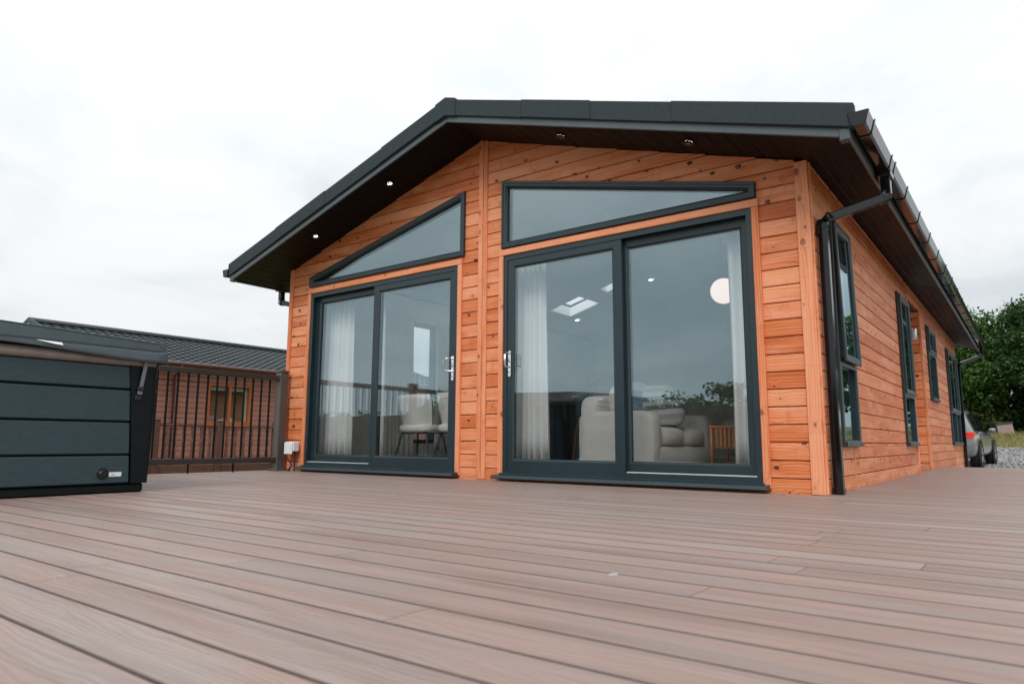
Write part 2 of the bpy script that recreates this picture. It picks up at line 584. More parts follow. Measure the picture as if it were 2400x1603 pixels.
def frame_poly(poly, prof, name, mat, parent, mp):
    """sweep a closed profile [(inset, depth)] round a polygon; mp maps (u, depth, z) to space"""
    mb = MB()
    n = len(poly)
    vs_, fs = [], []
    for (d, y) in prof:
        for (u, z) in inset(poly, d):
            vs_.append(mp(u, y, z))
    k = len(prof)
    for i in range(k):
        for j in range(n):
            a, b = i * n + j, i * n + (j + 1) % n
            c, e = ((i + 1) % k) * n + (j + 1) % n, ((i + 1) % k) * n + j
            fs.append((a, b, c, e))
    mb.add(vs_, fs)
    o = mb.build(name, mat, parent)
    bm = bmesh.new()
    bm.from_mesh(o.data)
    bmesh.ops.recalc_face_normals(bm, faces=bm.faces)
    bm.to_mesh(o.data)
    bm.free()
    return o


def slab_poly(poly, y0, y1, name, mat, parent, mp):
    n = len(poly)
    vs_ = [mp(u, y0, z) for u, z in poly] + [mp(u, y1, z) for u, z in poly]
    fs = [tuple(range(n)), tuple(range(2 * n - 1, n - 1, -1))] + [(i, i + n, (i + 1) % n + n, (i + 1) % n) for i in range(n)]
    return obj(name, vs_, fs, mat, parent)


FRONT = lambda u, y, z: (u, y, z)                 # facade in X-Z, outward is -Y


def MAPX(x0, s):                                   # facade in Y-Z, outward is s*X
    return lambda u, y, z: (x0 - s * y, u, z)


def cladding(polys_of_row, pitch, zbase, nrows, parent, base, rotz, mat='pine', t=0.019, name='cladding_board', c=0.0045, gap=0.0065):
    """horizontal boards; polys_of_row(z0, z1) gives convex pieces in (u, z)"""
    for r in range(nrows):
        z0 = zbase + r * pitch
        z1 = z0 + pitch - gap
        for P in polys_of_row(z0, z1):
            if area(P) < 0:
                P = P[::-1]
            u0 = min(p[0] for p in P)
            n = len(P)
            L = [(p[0] - u0, p[1] - z0) for p in P]
            F = []
            H = z1 - z0
            for (u, z) in L:
                zz = z
                if z > H - 1e-4:
                    zz = z - c
                elif z < 1e-4:
                    zz = z + c
                F.append((u, zz))
            vs_ = [(u, t, z) for u, z in L] + [(u, c, z) for u, z in L] + [(u, 0.0, z) for u, z in F]
            fs = []
            for k in range(2):
                for j in range(n):
                    fs.append((k * n + j, k * n + (j + 1) % n, (k + 1) * n + (j + 1) % n, (k + 1) * n + j))
            fs.append(tuple(2 * n + j for j in range(n)))
            b = Vector(base)
            off = Vector((u0, 0, 0))
            off.rotate(Matrix.Rotation(rotz, 3, 'Z'))
            obj(name, vs_, fs, mat, parent, loc=b + off + Vector((0, 0, z0)), rot=(0, 0, rotz))


def trim_v(x, y, z0, z1, w, d, parent, rotz=0.0, name='corner_trim', mat='pine_trim'):
    """upright board: local X runs up; w across, d deep"""
    L = z1 - z0
    mb = MB().box(0, L, -d, 0, 0, w)
    o = mb.build(name, mat, parent, bevel=0.004)
    m = Matrix.Rotation(rotz, 4, 'Z') @ Matrix(((0, 0, 1, 0), (0, 1, 0, 0), (1, 0, 0, 0), (0, 0, 0, 1)))
    o.matrix_local = Matrix.Translation((x, y, z0)) @ m
    return o


# ------------------------------------------------------------------ setting: terrain
def ground_z(x, y):
    pts = [(-400, -0.45), (10, -0.45), (16, -0.37), (22, -0.27), (32, 0.22), (40, 0.86), (60, 1.8), (120, 2.4), (500, 2.5)]
    for (a, za_), (b, zb_) in zip(pts, pts[1:]):
        if a <= y <= b:
            k = (y - a) / (b - a)
            return za_ + (zb_ - za_) * k
    return -0.45


def sheet(name, x0, x1, y0, y1, nx, ny, mat, dz=0.0, jitter=0.0, kind='structure', ys=None):
    vs_, fs = [], []
    ylist = ys or [y0 + (y1 - y0) * j / ny for j in range(ny + 1)]
    for y in ylist:
        for i in range(nx + 1):
            x = x0 + (x1 - x0) * i / nx
            vs_.append((x, y, ground_z(x, y) + dz + random.uniform(-jitter, jitter)))
    for j in range(len(ylist) - 1):
        for i in range(nx):
            a = j * (nx + 1) + i
            fs.append((a, a + 1, a + nx + 2, a + nx + 1))
    o = obj(name, vs_, fs, mat)
    tag(o, kind=kind)
    return o


def ground_mat(name, cols, scale, bump=0.6, bscale=30):
    m, t, b, out = new_mat(name)
    co = t.n('ShaderNodeTexCoord').outputs['Object']
    a = t.noise(co, scale, 6.0, 0.65).outputs[0]
    c2 = t.noise(co, scale * 9, 4.0, 0.7).outputs[0]
    f = t.math('ADD', t.math('MULTIPLY', a, 0.55), t.math('MULTIPLY', c2, 0.45))
    k = len(cols)
    c = t.ramp(f, [(0.32 + 0.36 * i / (k - 1), col) for i, col in enumerate(cols)])
    setc(t, b.inputs['Base Color'], c)
    b.inputs['Roughness'].default_value = 0.95
    b.inputs['Specular IOR Level'].default_value = 0.2
    nb = t.noise(co, bscale, 5.0, 0.7).outputs[0]
    bp = t.n('ShaderNodeBump', {'Strength': bump, 'Distance': 0.03, 'Height': nb})
    t.link(bp.outputs[0], b.inputs['Normal'])
    return m


MT['grass_ground'] = ground_mat('dry_lawn', [(0.10, 0.12, 0.035), (0.22, 0.20, 0.075), (0.34, 0.29, 0.13)], 0.7)
MT['gravel'] = ground_mat('grey_gravel', [(0.13, 0.125, 0.13), (0.26, 0.25, 0.25), (0.42, 0.40, 0.40)], 6.0, 1.0, 22)
_ys = [-400, -150, -60, -30, -15, 0, 10, 13, 16, 19, 22, 25, 28, 32, 34, 37, 40, 45, 50, 60, 80, 120, 300, 500]
g = sheet('ground', -400, 400, 0, 0, 16, 0, 'grass_ground', ys=_ys)
sheet('gravel_drive', -6.0, 40, 8.0, 32.0, 24, 0, 'gravel', dz=0.006, ys=[8, 10, 13, 16, 19, 22, 25, 28, 32])

# loose gravel where it can be seen: real stones, uncountable
mb = MB()
for i in range(5200):
    y = 8.2 + 24 * random.random() ** 1.1
    x = random.uniform(4.6, 9.5)
    s = random.uniform(0.012, 0.035) * (1 + (y - 8) * 0.03)
    z = ground_z(x, y) + 0.006
    a = random.uniform(0, 6.28)
    ca, sa = math.cos(a), math.sin(a)
    e = [random.uniform(0.7, 1.3) for _ in range(6)]
    vs_ = [(x + s * ca * e[0], y + s * sa, z), (x - s * sa, y + s * ca * e[1], z), (x - s * ca * e[2], y - s * sa, z), (x + s * sa, y - s * ca * e[3], z), (x + s * .2, y, z + s * e[4])]
    mb.add(vs_, [(0, 1, 4), (1, 2, 4), (2, 3, 4), (3, 0, 4)])
MT['stones'] = leaf_mat('mixed_gravel_stones', (0.10, 0.095, 0.10), (0.25, 0.24, 0.24), (0.48, 0.46, 0.45))
o = mb.build('loose_gravel', 'stones')
tag(o, 'loose grey gravel stones on the drive', 'gravel', kind='stuff')

# dry grass bank behind the drive
mb = MB()
for i in range(16000):
    y = random.uniform(31.6, 43)
    x = random.uniform(2.5, 13)
    h = random.uniform(0.06, 0.22)
    z = ground_z(x, y)
    a = random.uniform(0, 6.28)
    w = 0.02
    lx, ly = random.uniform(-.06, .06), random.uniform(-.06, .06)
    mb.add([(x - w * math.cos(a), y - w * math.sin(a), z), (x + w * math.cos(a), y + w * math.sin(a), z), (x + lx, y + ly, z + h)], [(0, 1, 2)])
MT['blades'] = leaf_mat('dry_grass_blades', (0.10, 0.13, 0.03), (0.27, 0.25, 0.09), (0.42, 0.35, 0.17))
o = mb.build('grass_bank', 'blades')
tag(o, 'dry yellow green grass bank beyond the gravel drive', 'grass', kind='stuff')

# ------------------------------------------------------------------ deck
W = 6.2295
deck = empty('deck')
tag(deck, 'grey brown composite deck in front of the timber lodge', kind='structure')
PIT = 0.148
row0 = -3.434
joints = {0: 6.73, 4: 6.73, -3: 5.497, -4: 6.332, 8: 6.73, 5: 7.115}


def plank(x0, x1, y0):
    g_ = 0.0048
    c = 0.0032
    w = PIT - g_
    L = x1 - x0 - 0.002
    vs_, fs = [], []
    prof = [(0, -0.024), (0, -c), (c * 0.3, -c * 0.3), (c, 0), (w - c, 0), (w - c * 0.3, -c * 0.3), (w, -c), (w, -0.024)]
    n = len(prof)
    for x in (0, L):
        vs_ += [(x, a, b) for a, b in prof]
    for j in range(n - 1):
        fs.append((j, j + n, j + 1 + n, j + 1)[::-1])
    fs.append(tuple(range(n))[::-1])
    fs.append(tuple(range(n, 2 * n)))
    o_ = obj('plank', vs_, fs, 'deck', deck, loc=(x0, y0, 0))
    o_.data.materials.append(MT['deck_edge'])
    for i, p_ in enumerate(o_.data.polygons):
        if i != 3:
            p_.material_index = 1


for k in range(-23, 24):
    y0 = row0 + PIT * (k - 1)
    if y0 > 0.02:
        break
    xe, xs = 10.2, -0.10
    j = joints.get(k)
    if j is None:
        j = xs + 3.6 * random.random() + 0.4
    while j > xs + 3.6:
        j -= 3.6
    cuts = [xs]
    while j < xe:
        if j > xs + 0.15:
            cuts.append(j)
        j += 3.6
    cuts.append(xe)
    for a, b in zip(cuts, cuts[1:]):
        if b - a > 0.05:
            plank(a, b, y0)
kk = 24
y0 = row0 + PIT * 23
while y0 < 7.78:
    j = 6.235 + random.choice((1.2, 2.4, 1.8))
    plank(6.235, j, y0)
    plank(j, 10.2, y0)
    y0 += PIT
mb = MB()
mb.box(-0.08, 10.15, -6.8, -0.02, -0.20, -0.045)
mb.box(6.26, 10.15, -0.02, 7.8, -0.20, -0.045)
mb.build('joist_frame', 'deck_frame', deck)
mb = MB().box(6.24, 10.2, y0 - 0.002, y0 + 0.02, -0.38, -0.004)
mb.build('edge_board', 'deck', deck)
mb = MB().box(-0.125, -0.105, -6.8, 0.0, -0.4, -0.004)
mb.build('edge_board', 'deck', deck)

# small pale splash lying on the boards
def flat_blob(name, c, rx, ry, mat, n=12, h=0.0015):
    vs_ = [(c[0], c[1], c[2] + h)]
    for i in range(n):
        a = 2 * math.pi * i / n
        k = random.uniform(0.5, 1.15)
        vs_.append((c[0] + rx * k * math.cos(a), c[1] + ry * k * math.sin(a), c[2]))
    return obj(name, vs_, [(0, i + 1, (i + 1) % n + 1) for i in range(n)], mat)


o = flat_blob('bird_dropping', (6.458, -3.45, 0.0008), 0.020, 0.026, 'dropping')
tag(o, 'small dried white bird dropping on the deck', 'dropping')

# ------------------------------------------------------------------ the lodge
XM = 3.115
ZA, SL, SR = 3.41, 0.294, 0.318


def soff(x):
    return ZA - (SL * (XM - x) if x < XM else SR * (x - XM))


YB = 11.6          # rear of the lodge
lodge = empty('timber_lodge', (0, 0, 0), 0, 'orange timber clad lodge with black gabled roof and patio doors', 'lodge')

TRI_R = [(3.40, 2.213), (5.852, 2.213), (5.852, 2.335), (3.40, 2.905)]
TRI_L = [(0.404, 2.225), (2.915, 2.225), (2.915, 2.91), (0.404, 2.348)]
DR = (3.422, 5.811, 0.066, 2.136)
DL = (0.441, 2.834, 0.066, 2.136)
gable = [(0.02, -0.38), (W - 0.02, -0.38), (W - 0.02, soff(W)), (XM, ZA), (0.02, soff(0))]
gableL = [(0.02, -0.38), (XM, -0.38), (XM, ZA), (0.02, soff(0))]
gableR = [(XM, -0.38), (W - 0.02, -0.38), (W - 0.02, soff(W)), (XM, ZA)]


def door_hole(d, extra=0.0):
    return rect(d[0] - extra, d[1] + extra, -1.0 if extra else d[2], d[3] + extra)


def tri_hole(t):
    # start with the sloping top edge
    return [t[2], t[3], t[0], t[1]]


front_wall = empty('front_wall', parent=lodge)
fw_polys = minus([gableL, gableR], [rect(DR[0] + .01, DR[1] - .01, DR[2] + .01, DR[3] - .01), rect(DL[0] + .01, DL[1] - .01, DL[2] + .01, DL[3] - .01),
                                    [(a + (0.01 if a < 4 and a not in (2.915,) else -0.01), b) for a, b in TRI_R], [(a, b) for a, b in TRI_L]])
mb = MB()
for P in fw_polys:
    if area(P) < 0:
        P = P[::-1]
    mb.prism(P, 0.0195, 0.11)
mb.build('wall_board', 'sheath', front_wall)
mb = MB()
for P in fw_polys:
    if area(P) < 0:
        P = P[::-1]
    P2 = [(min(max(x, 0.1), W - 0.1), max(z, 0.06)) for x, z in P]
    mb.prism(P2, 0.112, 0.13)
mb.build('wall_lining', 'lining', front_wall)

SPITCH, SBASE = 0.1275, -0.0185


def front_row(z0, z1):
    out = []
    for half, lo, hi in ((gableL, 0.06, 3.106), (gableR, 3.206, W - 0.09)):
        p = clip(half, (0, z0), (1, z0), True)
        p = clip(p, (0, z1), (1, z1), False)
        p = clip(p, (lo, 0), (lo, -1), True) if False else p
        p = [q for q in p]
        p = clip(p, (lo, 1), (lo, 0), True)
        p = clip(p, (hi, 0), (hi, 1), True)
        if len(p) < 3:
            continue
        hs = [rect(DR[0] - .02, DR[1] + .02, -1, DR[3] + 0.03), rect(DL[0] - .02, DL[1] + .02, -1, DL[3] + 0.03),
              [(TRI_R[2][0] - .01, TRI_R[2][1] - .01), (TRI_R[3][0] + .01, TRI_R[3][1] - .01), (TRI_R[0][0] + .01, TRI_R[0][1]), (TRI_R[1][0] - .01, TRI_R[1][1])],
              [(TRI_L[2][0] - .01, TRI_L[2][1] - .01), (TRI_L[3][0] + .01, TRI_L[3][1] - .01), (TRI_L[0][0] + .01, TRI_L[0][1]), (TRI_L[1][0] - .01, TRI_L[1][1])]]
        if z0 < 0.05:      # boards run through under the door sills
            hs = hs[2:] if z1 < 0.07 else [rect(DR[0] - .02, DR[1] + .02, 0.03, DR[3]), rect(DL[0] - .02, DL[1] + .02, 0.03, DL[3])] + hs[2:]
        out += minus([p], hs)
    return out


cladding(front_row, SPITCH, SBASE, 28, front_wall, (0, 0, 0), 0.0)

trim_v(0.0, 0.004, 0.0, soff(0.03), 0.062, 0.026, front_wall)
trim_v(3.104, 0.004, 0.0, ZA - 0.008, 0.052, 0.026, front_wall, name='centre_trim')
trim_v(3.158, 0.004, 0.0, ZA - 0.022, 0.050, 0.021, front_wall, name='centre_trim')
trim_v(W - 0.09, 0.004, 0.0, soff(W), 0.092, 0.026, front_wall)
# wooden surround of the doors
for d in (DR, DL):
    trim_v(d[0] - 0.055, 0.004, 0.03, d[3] + 0.004, 0.054, 0.030, front_wall, name='door_trim')
    trim_v(d[1] + 0.001, 0.004, 0.03, d[3] + 0.004, 0.054, 0.030, front_wall, name='door_trim')
    MB().box(0, d[1] - d[0] + 0.11, -0.030, 0, 0, 0.060).build('door_trim', 'pine_trim', front_wall, bevel=0.004, loc=(d[0] - 0.055, 0.003, d[3] + 0.006))


def patio_door(d, front_left):
    x0, x1, z0, z1 = d
    e = empty('patio_door', parent=lodge)
    e['label'] = 'dark grey sliding patio door on the right of the gable' if front_left else 'dark grey sliding patio door on the left of the gable'
    frame_poly(rect(x0, x1, z0, z1), [(0, -0.012), (0.044, -0.012), (0.044, 0.0), (0.030, 0.0), (0.030, 0.12), (0, 0.12)], 'door_frame', 'anthracite', e, FRONT)
    if front_left:
        fs_, bs = (x0 + 0.026, 4.690), (4.628, x1 - 0.024)
    else:
        fs_, bs = (1.565, x1 - 0.030), (x0 + 0.024, 1.625)
    zb, zt = z0 + 0.040, z1 - 0.030
    w = 0.092
    for (a, b), yo in ((fs_, -0.004), (bs, 0.052)):
        frame_poly(rect(a, b, zb, zt), [(0, yo + 0.046), (0, yo + 0.003), (0.003, yo), (w - 0.014, yo), (w, yo + 0.012), (w, yo + 0.046)], 'sash', 'anthracite', e, FRONT)
        pr = inset(rect(a, b, zb, zt), w - 0.006)
        slab_poly(pr, yo + 0.016, yo + 0.036, 'pane', 'glass', e, FRONT)
        frame_poly(inset(rect(a, b, zb, zt), w - 0.001), [(0, yo + 0.0125), (0.005, yo + 0.0135), (0.005, yo + 0.0155), (0, yo + 0.0155)], 'gasket', 'gasket', e, FRONT)
    # silver track on the open side, channel grooves and sill
    ta, tb = (4.70, x1 - 0.035) if front_left else (x0 + 0.035, 1.56)
    MB().box(ta, tb, 0.006, 0.018, z0 + 0.040, z0 + 0.052).build('track', 'alu', e)
    mb = MB().box(x0 - 0.02, x1 + 0.012, -0.050, -0.0125, z0 - 0.020, z0 + 0.006)
    mb.build('threshold', 'anthracite', e, bevel=0.003)
    mb = MB().prism([(-0.122, 0.028), (-0.112, 0.052), (-0.02, 0.060), (-0.02, 0.026), (-0.110, 0.020)], x0 - 0.06, x1 + 0.05, 'x')
    mb.build('sill', 'anthracite', e)
    # handle
    hx = 3.497 if front_left else 2.778
    hp = []
    for i in range(9):
        a = math.pi * i / 8
        hp.append((hx + 0.015 * math.cos(a), 1.195 + 0.015 * math.sin(a)))
    for i in range(9):
        a = math.pi + math.pi * i / 8
        hp.append((hx + 0.015 * math.cos(a), 0.975 + 0.015 * math.sin(a)))
    h = MB().prism(hp, -0.016, -0.0045).build('handle', 'chrome', e, bevel=0.002)
    dx = 0.0 if front_left else -0.045
    dy = 0.075 if front_left else 0.080
    pts = [(hx, -0.012, 1.185), (hx + dx * .7, -0.012 - dy * .75, 1.187), (hx + dx, -0.012 - dy, 1.165), (hx + dx, -0.012 - dy, 1.075), (hx + dx * .7, -0.012 - dy * .75, 1.052), (hx, -0.012, 1.055)]
    MB().tube(pts, 0.0095, 8).build('pull', 'chrome', e, smooth=True)
    MB().tube([(hx, -0.014, 1.10), (hx + 0.004, -0.035, 1.12), (hx + 0.02, -0.045, 1.135)], 0.006, 6).build('latch', 'chrome', e, smooth=True)
    MB().lathe([(0.0001, -0.022), (0.009, -0.022), (0.009, -0.016)], 12, (hx, 0, 1.005), 'y').build('lock_cylinder', 'steel', e)
    MB().tube([(hx + 0.03, 0.05, 1.17), (hx + 0.03, 0.12, 1.17), (hx + 0.03, 0.12, 1.07), (hx + 0.03, 0.05, 1.07)], 0.009, 8).build('pull', 'black_plastic', e, smooth=True)
    return e


patio_door(DR, True)
patio_door(DL, False)


def tri_window(P, lab):
    e = empty('gable_window', parent=lodge)
    e['label'] = lab
    frame_poly(P, [(0, 0.09), (0, -0.030), (0.006, -0.036), (0.024, -0.036), (0.028, -0.030), (0.046, -0.030), (0.060, -0.016), (0.060, 0.09)], 'window_frame', 'anthracite', e, FRONT)
    slab_poly(inset(P, 0.054), 0.006, 0.028, 'pane', 'glass', e, FRONT)
    frame_poly(inset(P, 0.059), [(0, -0.014), (0.006, -0.012), (0.006, 0.005), (0, 0.005)], 'gasket', 'gasket', e, FRONT)
    zb = P[0][1]
    for xx in (P[0][0] + 0.19, P[1][0] - 0.35):
        MB().box(xx, xx + 0.045, -0.041, -0.036, zb + 0.018, zb + 0.026).build('drain_cap', 'anthracite', e)
    return e


tri_window(TRI_R, 'long wedge shaped gable window above the right patio door')
tri_window(TRI_L, 'wedge shaped gable window above the left patio door')

# --- right side wall
SW = [(0.56, 1.20, 0.33, 2.135, 0.985), (3.90, 4.72, 0.33, 2.135, 0.93), (6.66, 7.62, 1.0, 2.12, None), (9.50, 11.36, 0.34, 2.09, 0.95)]
RY0, RY1, RZ = 4.80, 5.95, 2.205
ztop = soff(W) + 0.0
side_wall = empty('side_wall', parent=lodge)
sidepoly = [(0.02, -0.40), (YB, -0.40), (YB, ztop - 0.006), (0.02, ztop - 0.006)]
holes = [rect(a + .01, b - .01, c + .01, d_ - .01) for a, b, c, d_, _ in SW] + [rect(RY0, RY1 + 0.021, -0.05, RZ)]
mb = MB()
for P in minus([sidepoly], holes):
    if area(P) < 0:
        P = P[::-1]
    mb.prism(P, W - 0.11, W - 0.0195, 'x')
mb.build('wall_board', 'sheath', side_wall)
mb = MB()
for P in minus([[(0.13, 0.06), (7.3, 0.06), (7.3, ztop - 0.02), (0.13, ztop - 0.02)]], [rect(a, b, c, d_) for a, b, c, d_, _ in SW[:2]]):
    if area(P) < 0:
        P = P[::-1]
    mb.prism(P, W - 0.13, W - 0.112, 'x')
mb.build('wall_lining', 'lining', side_wall)


def side_row(z0, z1):
    out = []
    z1 = min(z1, ztop)
    if z1 - z0 < 0.01:
        return []
    for lo, hi in ((0.004, 1.0), (1.03, RY0 - 0.004), (RY0 - 0.004, RY1 + 0.09), (RY1 + 0.09, 9.9), (9.93, YB)):
        p = [(lo, z0), (hi, z0), (hi, z1), (lo, z1)]
        hs = [rect(a - .002, b + .002, c, d_) for a, b, c, d_, _ in SW] + [rect(RY0 - 0.06, RY1 + 0.09, -2, RZ + 0.03)]
        out += minus([p], hs)
    return out


cladding(side_row, SPITCH, SBASE - 3 * SPITCH, 24, side_wall, (W, 0, 0), math.pi / 2)
R90 = math.pi / 2
trim_v(W - 0.002, 0.006, 0.0, ztop - 0.01, 0.030, 0.016, side_wall, R90)
trim_v(W - 0.006, 1.001, -0.3, 0.329, 0.028, 0.010, side_wall, R90, 'cover_strip')
trim_v(W - 0.006, 1.001, 2.137, ztop - 0.01, 0.028, 0.010, side_wall, R90, 'cover_strip')
trim_v(W - 0.006, RY0 - 0.06, -0.3, RZ + 0.03, 0.056, 0.026, side_wall, R90, 'recess_trim')
trim_v(W - 0.006, RY1 - 0.004, -0.3, RZ + 0.03, 0.09, 0.030, side_wall, R90, 'recess_trim')
trim_v(W - 0.006, RY0 - 0.075, RZ + 0.03, ztop - 0.01, 0.028, 0.012, side_wall, R90, 'cover_strip')
trim_v(W - 0.006, 9.902, -0.3, 0.339, 0.026, 0.010, side_wall, R90, 'cover_strip')
trim_v(W - 0.006, 9.902, 2.092, ztop - 0.01, 0.026, 0.010, side_wall, R90, 'cover_strip')
MB().box(0, RY1 - RY0 + 0.15, -0.024, 0, 0, 0.07).build('recess_trim', 'pine_trim', side_wall, bevel=0.004, loc=(W - 0.006, RY0 - 0.06, RZ + 0.031), rot=(0, 0, R90))
# entrance recess: return walls, ceiling, door
mb = MB()
mb.box(W - 1.2, W - 0.112, RY1 + 0.02, RY1 + 0.1, -0.1, RZ + 0.1)
mb.box(W - 1.2, W - 0.112, RY0 - 0.1, RY0, -0.1, RZ + 0.1)
mb.box(W - 1.3, W - 1.2, RY0 - 0.1, RY1 + 0.1, -0.1, RZ + 0.1)
mb.box(W - 1.2, W - 0.112, RY0, RY1 + 0.02, RZ, RZ + 0.1)
mb.build('recess_lining', 'pine', side_wall)
cladding(lambda a, b: [[(W - 1.19, a), (W - 0.008, a), (W - 0.008, min(b, RZ)), (W - 1.19, min(b, RZ))]] if a < RZ - 0.02 else [], SPITCH, SBASE - 0.02, 18, side_wall, (0, RY1, 0), 0.0)
mb = MB()
mb.box(W - 1.33, W - 0.131, RY0 - 0.125, RY0 - 0.101, 0.076, 2.4).box(W - 1.33, W - 1.305, RY0 - 0.1005, 7.3, 0.076, 2.4).box(W - 1.3, W - 0.131, RY0 - 0.1, RY1 + 0.2, RZ + 0.101, RZ + 0.12)
mb.build('recess_partition', 'lining', lodge)
ed = empty('entrance_door', parent=lodge)
MB().box(W - 1.199, W - 1.17, RY0 + 0.08, RY1 - 0.08, 0.0, 2.08).build('door_leaf', 'anthracite', ed, bevel=0.003)
MB().tube([(W - 1.16, RY0 + 0.16, 1.0), (W - 1.12, RY0 + 0.16, 1.0), (W - 1.12, RY0 + 0.28, 1.0)], 0.009, 8).build('handle', 'chrome', ed)


def side_window(y0, y1, z0, z1, zt, x0, s, parent, mull=None, ajar=0.0):
    e = empty('side_window', parent=parent)
    mp = MAPX(x0, s)
    P = rect(y0, y1, z0, z1)
    frame_poly(P, [(0, 0.09), (0, -0.022), (0.005, -0.028), (0.048, -0.028), (0.054, -0.018), (0.054, 0.09)], 'window_frame', 'anthracite', e, mp)
    if zt:
        slab_poly(rect(y0 + 0.05, y1 - 0.05, z0 + 0.05, zt - 0.025), 0.004, 0.024, 'pane', 'glass', e, mp)
        ztop_ = z1 - 0.022
        mp_o = lambda u, y, z: (x0 - s * y + s * (ztop_ - z) * ajar, u, z)
        slab_poly(rect(y0 + 0.084, y1 - 0.084, zt + 0.058, z1 - 0.078), -0.026, -0.006, 'pane', 'glass', e, mp_o)
    else:
        slab_poly(inset(P, 0.05), 0.004, 0.024, 'pane', 'glass', e, mp)
    if zt:
        xa, xb = sorted((x0 + s * 0.030, x0 - s * 0.08))
        MB().box(xa, xb, y0 + 0.052, y1 - 0.052, zt - 0.03, zt + 0.03).build('transom', 'anthracite', e, bevel=0.004)
        U = rect(y0 + 0.028, y1 - 0.028, zt + 0.004, z1 - 0.022)
        frame_poly(U, [(0, -0.0285), (0, -0.042), (0.006, -0.048), (0.040, -0.048), (0.060, -0.034), (0.060, 0.0035), (0.03, 0.0035), (0.03, -0.0285)], 'opening_sash', 'anthracite', e, mp_o)
    if mull:
        xa, xb = sorted((x0 + s * 0.031, x0 - s * 0.08))
        MB().box(xa, xb, mull - 0.035, mull + 0.035, z0 + 0.05, z1 - 0.05).build('mullion', 'anthracite', e, bevel=0.004)
    xa, xb = sorted((x0 + s * 0.028, x0 + s * 0.046))
    MB().box(xa, xb, y0 + 0.004, y1 - 0.004, z0 + 0.002, z0 + 0.040).build('sill', 'anthracite', e, bevel=0.004)
    for yy in (y0 + 0.12, y1 - 0.12):
        MB().lathe([(0.0001, x0 + s * 0.049), (0.006, x0 + s * 0.049), (0.006, x0 + s * 0.046)], 8, (0, yy, z0 + 0.022), 'x').build('drain_cap', 'gasket', e)
    return e


for i, (a, b, c, d_, zt) in enumerate(SW):
    e = side_window(a, b, c, d_, zt if i != 2 else 1.72, W, 1, lodge, mull=0.5 * (a + b) if i == 3 else None, ajar=0.022 if i == 0 else 0.0)

# left and rear walls
left_wall = empty('rear_and_left_walls', parent=lodge)
left_wall.name = 'left_wall'
LW = (1.95, 2.62, 0.33, 2.135)
mb = MB()
zl = soff(0) - 0.006
for P in minus([[(0.02, -0.40), (YB, -0.40), (YB, zl), (0.02, zl)]], [rect(LW[0] + .01, LW[1] - .01, LW[2] + .01, LW[3] - .01)]):
    if area(P) < 0:
        P = P[::-1]
    mb.prism(P, 0.0195, 0.11, 'x')
mb.build('wall_board', 'sheath', left_wall)
mb = MB()
for P in minus([[(0.13, 0.06), (7.3, 0.06), (7.3, zl - 0.02), (0.13, zl - 0.02)]], [rect(LW[0] + .0, LW[1] - .0, LW[2] + .0, LW[3] - .0)]):
    if area(P) < 0:
        P = P[::-1]
    mb.prism(P, 0.112, 0.13, 'x')
mb.build('wall_lining', 'lining', left_wall)
MB().box(0.0, 0.019, 0.01, LW[0], -0.3, zl).box(0.0, 0.019, LW[1], YB, -0.3, zl).box(0.0, 0.019, LW[0], LW[1], -0.3, LW[2]).box(0.0, 0.019, LW[0], LW[1], LW[3], zl).build('cladding_sheet', 'pine', left_wall)
side_window(*LW, None, 0.0, -1, lodge)
rear_wall = empty('rear_wall', parent=lodge)
mb = MB()
for P in ([(0.0, -0.4), (XM, -0.4), (XM, ZA), (0.0, soff(0))], [(XM, -0.4), (W, -0.4), (W, soff(W)), (XM, ZA)]):
    mb.prism(P, YB, YB + 0.11)
mb.build('wall_board', 'pine', rear_wall)

# interior shell
interior = empty('living_room', parent=lodge)
MB().box(0.13, W - 0.13, 0.14, 7.3, 0.02, 0.075).build('floor', 'floor', interior)
mb = MB()
for P in ([(0.13, 0.0), (XM, 0.0), (XM, ZA), (0.13, soff(0.13))], [(XM, 0.0), (W - 0.13, 0.0), (W - 0.13, soff(W - 0.13)), (XM, ZA)]):
    mb.prism(P, 7.3, 7.4)
mb.build('back_wall', 'lining', interior)
SKY = [[(0.66, 4.88), (1.30, 4.88), (1.30, 5.62), (0.66, 5.62)], [(1.62, 4.98), (2.02, 4.98), (2.02, 5.30), (1.62, 5.30)]]


def slope_pieces(polys, dz0, dz1, name, mat, parent):
    mb_ = MB()
    for P in polys:
        n = len(P)
        vs_ = [(x, y, soff(x) + dz0) for x, y in P] + [(x, y, soff(x) + dz1) for x, y in P]
        mb_.add(vs_, [tuple(range(n))[::-1], tuple(range(n, 2 * n))] + [(i, (i + 1) % n, (i + 1) % n + n, i + n) for i in range(n)])
    return mb_.build(name, mat, parent)


